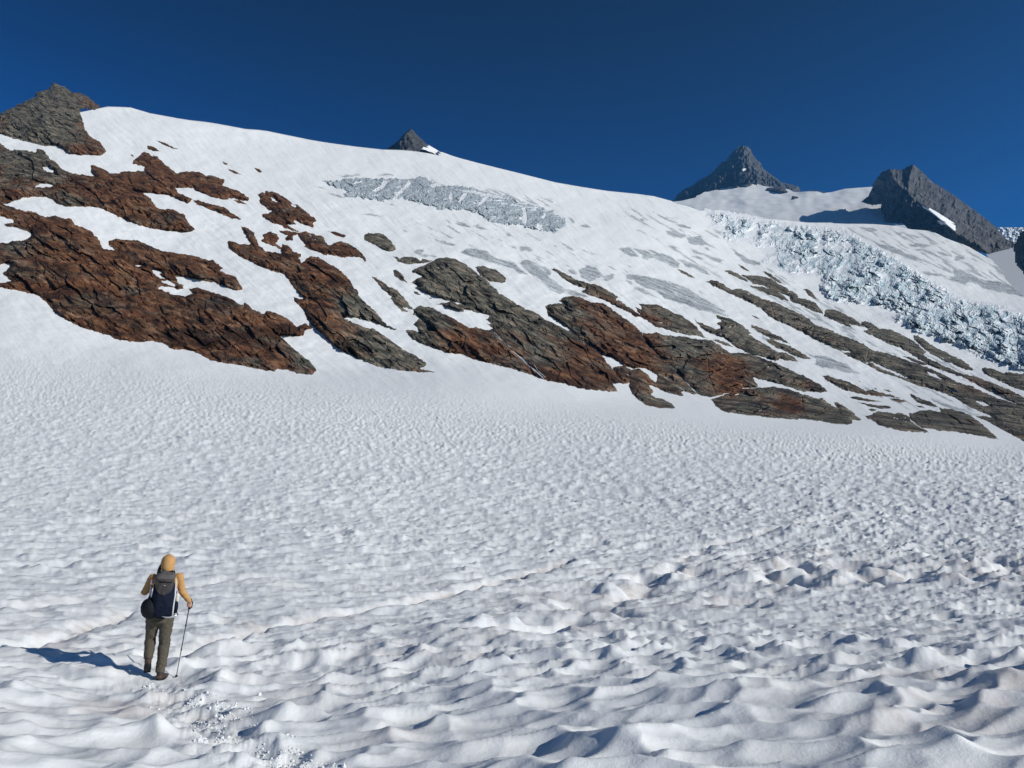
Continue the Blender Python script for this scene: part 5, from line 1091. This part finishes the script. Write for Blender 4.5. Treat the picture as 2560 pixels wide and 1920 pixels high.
def build_pack():
    root = tag(empty("backpack"), "black and grey backpack on the hiker's back", "backpack")
    k = NT("navy_fabric"); n1 = k.noise(k.coord((14, 14, 9)), 1.0, 5, .6); k.color(k.mix(n1, (.003, .005, .013), (.010, .015, .032))); k.b.inputs["Roughness"].default_value = .75; k.spec(.15); k.bump(n1, .6, .02)
    g = plain("grey_fabric", (.105, .095, .092), .7, .3, 40, .2, .004); blk = plain("black_webbing", (.010, .010, .012), .7)
    b = bmesh.new()
    loft(b, [((.0, -.215, .915), .120, .085), ((.0, -.225, .95), .148, .115), ((.0, -.235, 1.06), .158, .135), ((-.002, -.235, 1.18), .152, .135), ((0, -.225, 1.30), .142, .120), ((.005, -.215, 1.40), .132, .105), ((.008, -.205, 1.455), .125, .095)], direction=(0, 0, 1), ex=3.0, n=28)
    bake("main_bag", b, k.m, root, .008, 1, lambda c: .006 * fbm(c[:, 0] * 9, c[:, 2] * 9, 3, 831) + .0035 * ridged(c[:, 0] * 7 + c[:, 2] * 5, c[:, 2] * 14, 2, 832))
    # grey upper: lid plus pointed front panel
    b = bmesh.new()
    loft(b, [((.008, -.215, 1.432), .136, .125), ((.008, -.215, 1.465), .140, .128), ((.010, -.205, 1.50), .125, .105), ((.01, -.20, 1.512), .09, .07)], direction=(0, 0, 1), ex=3.0, n=28)
    bake("lid", b, g, root, .007, 1, lambda c: .005 * fbm(c[:, 0] * 12, c[:, 2] * 14, 3, 841))
    b = bmesh.new(); cols = 15; rows = 12; gv = []
    for j in range(rows + 1):
        z = 1.435 - j / rows * .215; row = []
        wdt = .128 * math.sqrt(max(0.0, 1 - (j / rows) ** 2.2)) if j < rows else .012
        for i in range(cols + 1):
            x = -1 + 2 * i / cols; px_ = .004 + x * wdt
            yb = -.235 - .120 - .016 + .040 * abs(x * wdt / .14) ** 3 + .02 * max(0, (z - 1.33) / .1)
            row.append(b.verts.new((px_, yb - .006 * math.sin(x * 6 + j * .9), z)))
        gv.append(row)
    for j in range(rows):
        for i in range(cols): b.faces.new((gv[j][i], gv[j + 1][i], gv[j + 1][i + 1], gv[j][i + 1]))
    r = bmesh.ops.solidify(b, geom=b.faces[:], thickness=.014)
    fp = bake("front_panel", b, g, root, None, 0, None, sub=1)
    b = bmesh.new()
    loft(b, [((-.075, -.362, 1.428), .006, .004), ((-.03, -.371, 1.408), .008, .004), ((.04, -.372, 1.400), .008, .004), ((.10, -.358, 1.392), .006, .004)], ref=(0, 0, 1), n=8)
    bake("zip_fold", b, blk, fp)
    b = bmesh.new()
    loft(b, [((-.015, -.378, 1.352), .007, .002), ((.020, -.379, 1.354), .007, .002)], ref=(0, 0, 1), n=8)
    bake("patch", b, plain("pale_patch", (.24, .22, .20), .7), fp)
    for s in (-1, 1):
        b = bmesh.new()
        loft(b, [((.012 + s * .075, -.15, 1.50), .018, .007), ((.015 + s * .085, -.06, 1.535), .026, .009), ((.018 + s * .095, .02, 1.515), .028, .009), ((.02 + s * .105, .11, 1.44), .028, .009), ((.01 + s * .12, .125, 1.30), .024, .008), ((.0 + s * .15, .06, 1.15), .014, .006), ((0 + s * .155, -.08, 1.08), .012, .006)], ref=(1, 0, 0), n=10)
        bake("shoulder_strap", b, blk, root, None, 0, None, sub=1)
    b = bmesh.new()
    loft(b, [((-.10, -.12, 1.512), .008, .008), ((-.03, -.14, 1.520), .006, .006), ((.04, -.13, 1.530), .006, .006), ((.10, -.11, 1.525), .008, .008)], n=8)
    bake("haul_loop", b, blk, root)
    b = bmesh.new()
    pts = [((-.165 + 0, -.10, 1.0), .035, .008), ((-.19, .0, .985), .035, .008), ((-.13, .13, .975), .03, .008), ((-.02, .155, .975), .02, .006), ((.09, .13, .975), .03, .008), ((.155, .0, .985), .035, .008), ((.15, -.10, 1.0), .035, .008)]
    loft(b, pts, ref=(0, 0, 1), n=10); bake("hip_belt", b, blk, root, None, 0, None, sub=1)
    b = bmesh.new()
    loft(b, [((.168, -.21, 1.115), .030, .040), ((.170, -.21, 1.03), .034, .042), ((.160, -.21, .95), .030, .038)], direction=(0, 0, 1), n=16); bake("side_pocket", b, k.m, root)
    b = bmesh.new()
    loft(b, [((.165, -.22, 1.00), .005, .002), ((.185, -.225, .96), .005, .002), ((.205, -.225, .915), .005, .002)], n=6); bake("strap_end", b, blk, root)
    b = bmesh.new()
    loft(b, [((.150, -.26, 1.36), .003, .003), ((.160, -.27, 1.30), .003, .003), ((.160, -.27, 1.22), .003, .003), ((.155, -.27, 1.17), .003, .003)], n=6); bake("cord", b, blk, root)
    return root

def build_gear():
    blkm = plain("black_nylon", (.005, .006, .009), .65, .25, 30, .3, .01)
    b = bmesh.new(); ball(b, (-.165, -.235, 1.035), .128, .120, .150, 24)
    r = empty("pouch"); tag(r, "black bulging round bag hanging at the lower left of the backpack", "bag")
    bake("bag_shell", b, blkm, r, .009, 1, lambda c: .006 * fbm(c[:, 0] * 9, c[:, 2] * 9, 3, 851))
    b = bmesh.new(); loft(b, [((-.185, -.21, 1.17), .016, .016), ((-.18, -.22, 1.205), .012, .012)], n=10); bake("drawcord_neck", b, plain("dark_cord", (.02, .03, .03), .7), r)
    # snow picket on the left side, red marks on it
    r = empty("snow_picket"); tag(r, "white snow picket with red marks strapped on the backpack's left side", "picket")
    al = plain("pale_metal", (.62, .63, .64), .4, .5, 50, .08); red = plain("red_paint", (.40, .035, .02), .6)
    b = bmesh.new(); loft(b, [((-.178, -.215, 1.15), .015, .008), ((-.160, -.235, 1.43), .016, .008)], ex=5, n=16); bake("blade", b, al, r)
    for z, h in ((1.385, .010), (1.345, .012), (1.31, .007)):
        b = bmesh.new(); t = (z - 1.15) / .28; loft(b, [((-.178 + .018 * t + .004, -.2255 - .02 * t + .001, z - h), .010, .002), ((-.178 + .018 * t + .005, -.2255 - .02 * t, z + h), .010, .002)], ex=5, n=12); bake("red_mark", b, red, r)
    b = bmesh.new(); loft(b, [((-.160, -.235, 1.43), .017, .009), ((-.159, -.235, 1.452), .017, .009)], ex=5, n=16); bake("end_cap", b, red, r)
    # ice axe on the right side, head down
    r = empty("ice_axe"); tag(r, "silver ice axe carried head down on the backpack's right side", "ice axe")
    b = bmesh.new(); loft(b, [((.152, -.275, 1.40), .009, .006), ((.150, -.295, 1.20), .010, .007), ((.136, -.345, 1.06), .010, .007), ((.130, -.335, .925), .010, .007)], n=12); bake("shaft", b, al, r)
    b = bmesh.new(); loft(b, [((-.005, -.345, .932), .003, .003), ((.035, -.348, .915), .008, .004), ((.09, -.350, .908), .012, .005), ((.130, -.345, .915), .014, .007), ((.165, -.34, .922), .014, .005), ((.192, -.335, .935), .010, .003)], ref=(0, 0, 1), n=10); bake("pick", b, plain("steel", (.55, .55, .56), .35, .5, 60, .05, 0, .6), r)
    b = bmesh.new(); loft(b, [((.152, -.272, 1.40), .008, .006), ((.153, -.268, 1.435), .003, .003)], n=8); bake("spike", b, al, r)
    # bottle
    r = empty("water_bottle"); tag(r, "cream white water bottle in the backpack's right side pocket", "bottle")
    b = bmesh.new(); loft(b, [((.180, -.215, 1.10), .032, .032), ((.180, -.215, 1.20), .033, .033), ((.178, -.215, 1.222), .026, .026)], direction=(0, 0, 1), n=20); bake("bottle_body", b, plain("cream_plastic", (.62, .60, .50), .4, .5, 20, .05), r, None, 0, None, sub=1)
    b = bmesh.new(); loft(b, [((.178, -.215, 1.222), .020, .020), ((.178, -.215, 1.245), .020, .020)], direction=(0, 0, 1), n=20); bake("cap", b, plain("grey_plastic", (.35, .35, .33), .5), r)
    # trekking pole
    r = empty("trekking_pole"); tag(r, "dark trekking pole planted in the snow by the hiker's right hand", "pole")
    L = (POLE_TOP - POLE_TIP).length
    def seg(a, b_, r0, r1, mat, name, parent=r, n=12):
        bb = bmesh.new(); loft(bb, [(tuple(POLE_TIP + PD * a), r0, r0), (tuple(POLE_TIP + PD * b_), r1, r1)], n=n); return bake(name, bb, mat, parent)
    dk = plain("pole_shaft", (.045, .035, .055), .35, .5, 80, .1); gb = plain("grip_foam", (.012, .012, .013), .8)
    seg(.03, L * .36, .0055, .0060, dk, "lower_shaft"); seg(L * .36, L * .66, .0070, .0072, dk, "middle_shaft"); seg(L * .66, L - .15, .0082, .0085, dk, "upper_shaft")
    seg(L * .352, L * .372, .0105, .0105, gb, "lock"); seg(L * .652, L * .672, .0115, .0115, gb, "lock")
    seg(0.0, .032, .0015, .005, plain("carbide", (.3, .3, .3), .3), "tip")
    seg(.045, .052, .026, .022, gb, "basket", n=18)
    bb = bmesh.new(); g0 = L - .15
    loft(bb, [(tuple(POLE_TIP + PD * g0), .0125, .0125), (tuple(POLE_TIP + PD * (g0 + .03)), .0155, .0155), (tuple(POLE_TIP + PD * (g0 + .08)), .0145, .0145), (tuple(POLE_TIP + PD * (g0 + .13)), .0165, .0165), (tuple(POLE_TIP + PD * L), .019, .017)], n=14)
    bake("grip", bb, gb, r)
    bb = bmesh.new(); q = POLE_TIP + PD * (L - .01)
    loft(bb, [(tuple(q), .008, .002), (tuple(q + Vector((.03, -.01, -.04))), .008, .002), (tuple(q + Vector((.02, -.03, -.11))), .008, .002), (tuple(q + Vector((-.02, -.03, -.14))), .008, .002)], n=8)
    bake("wrist_strap", bb, gb, r)

build_person(); build_pack(); build_gear()

# ------------------------------------------------------------------ kicked snow crumbs
def crumbs():
    rng = np.random.RandomState(5)
    CL = [(15,30,300,60,22,150),(15,150,340,70,20,110),(15,-40,330,40,20,60),(15,270,450,40,25,45),(15,440,430,70,28,120),(15,620,360,50,16,45),(15,560,545,110,26,170),(15,760,490,60,18,70),(15,960,440,40,12,22),(15,850,600,110,26,180),(15,1000,570,40,14,40),
          (15,900,690,140,26,170),(15,1120,640,60,18,60),(15,600,690,80,26,80),(15,560,740,50,18,30),(15,730,790,60,30,70),(15,850,820,60,26,60),(15,640,930,70,30,110),(15,860,890,80,28,110),(15,1010,880,40,20,30),(15,800,1120,110,24,110),(15,960,1070,130,30,190),(15,1150,1060,90,26,110),
          (15,1300,1010,60,12,40),(15,1640,940,60,14,40),(15,1650,1020,90,26,80),(15,1500,1110,110,40,90),(15,1850,1150,170,50,160),(15,2120,1190,70,30,60),(15,120,560,80,10,25),(15,1240,770,60,18,45),(15,1280,425,30,5,5),(15,200,430,40,10,14)]
    base = bmesh.new(); bmesh.ops.create_icosphere(base, subdivisions=1, radius=1); bv = np.array([v.co[:] for v in base.verts]); bf = np.array([[v.index for v in f.verts] for f in base.faces]); base.free()
    V, Fc = [], []; off = 0
    xs, ys, ss = [], [], []
    for k, a, b_, sx, sy, n in CL:
        q = Z(k, a, b_)[0]
        for _ in range(n):
            xs.append(q[0] + rng.normal() * sx / 4.424 * .6); ys.append(q[1] + rng.normal() * sy / 4.424 * .6); ss.append(min(.026, .0048 * math.exp(rng.normal() * .65)))
    xs, ys = np.array(xs), np.array(ys)
    P = P0(xs, ys); r = np.hypot(P[:, 0], P[:, 1]); h, _ = relief(P[:, 0], P[:, 1], r); P[:, 2] += h
    for p, s in zip(P, ss):
        m = rng.normal(size=(3, 3)); qm, _ = np.linalg.qr(m)
        v = (bv * (1 + rng.uniform(-.28, .28, (len(bv), 1)))) * np.array([1, rng.uniform(.6, 1), rng.uniform(.45, .9)]) @ qm.T
        V.append(v * s + p + np.array([0, 0, s * .35])); Fc.append(bf + off); off += len(bv)
    k = NT("snow_crumb"); k.color((.78, .80, .80)); k.b.inputs["Roughness"].default_value = .7; k.spec(.2)
    o = link_mesh("snow_crumbs", np.concatenate(V), np.concatenate(Fc), k.m)
    tag(o, "crumbs of snow kicked loose along the walker's track", kind="stuff")
crumbs()
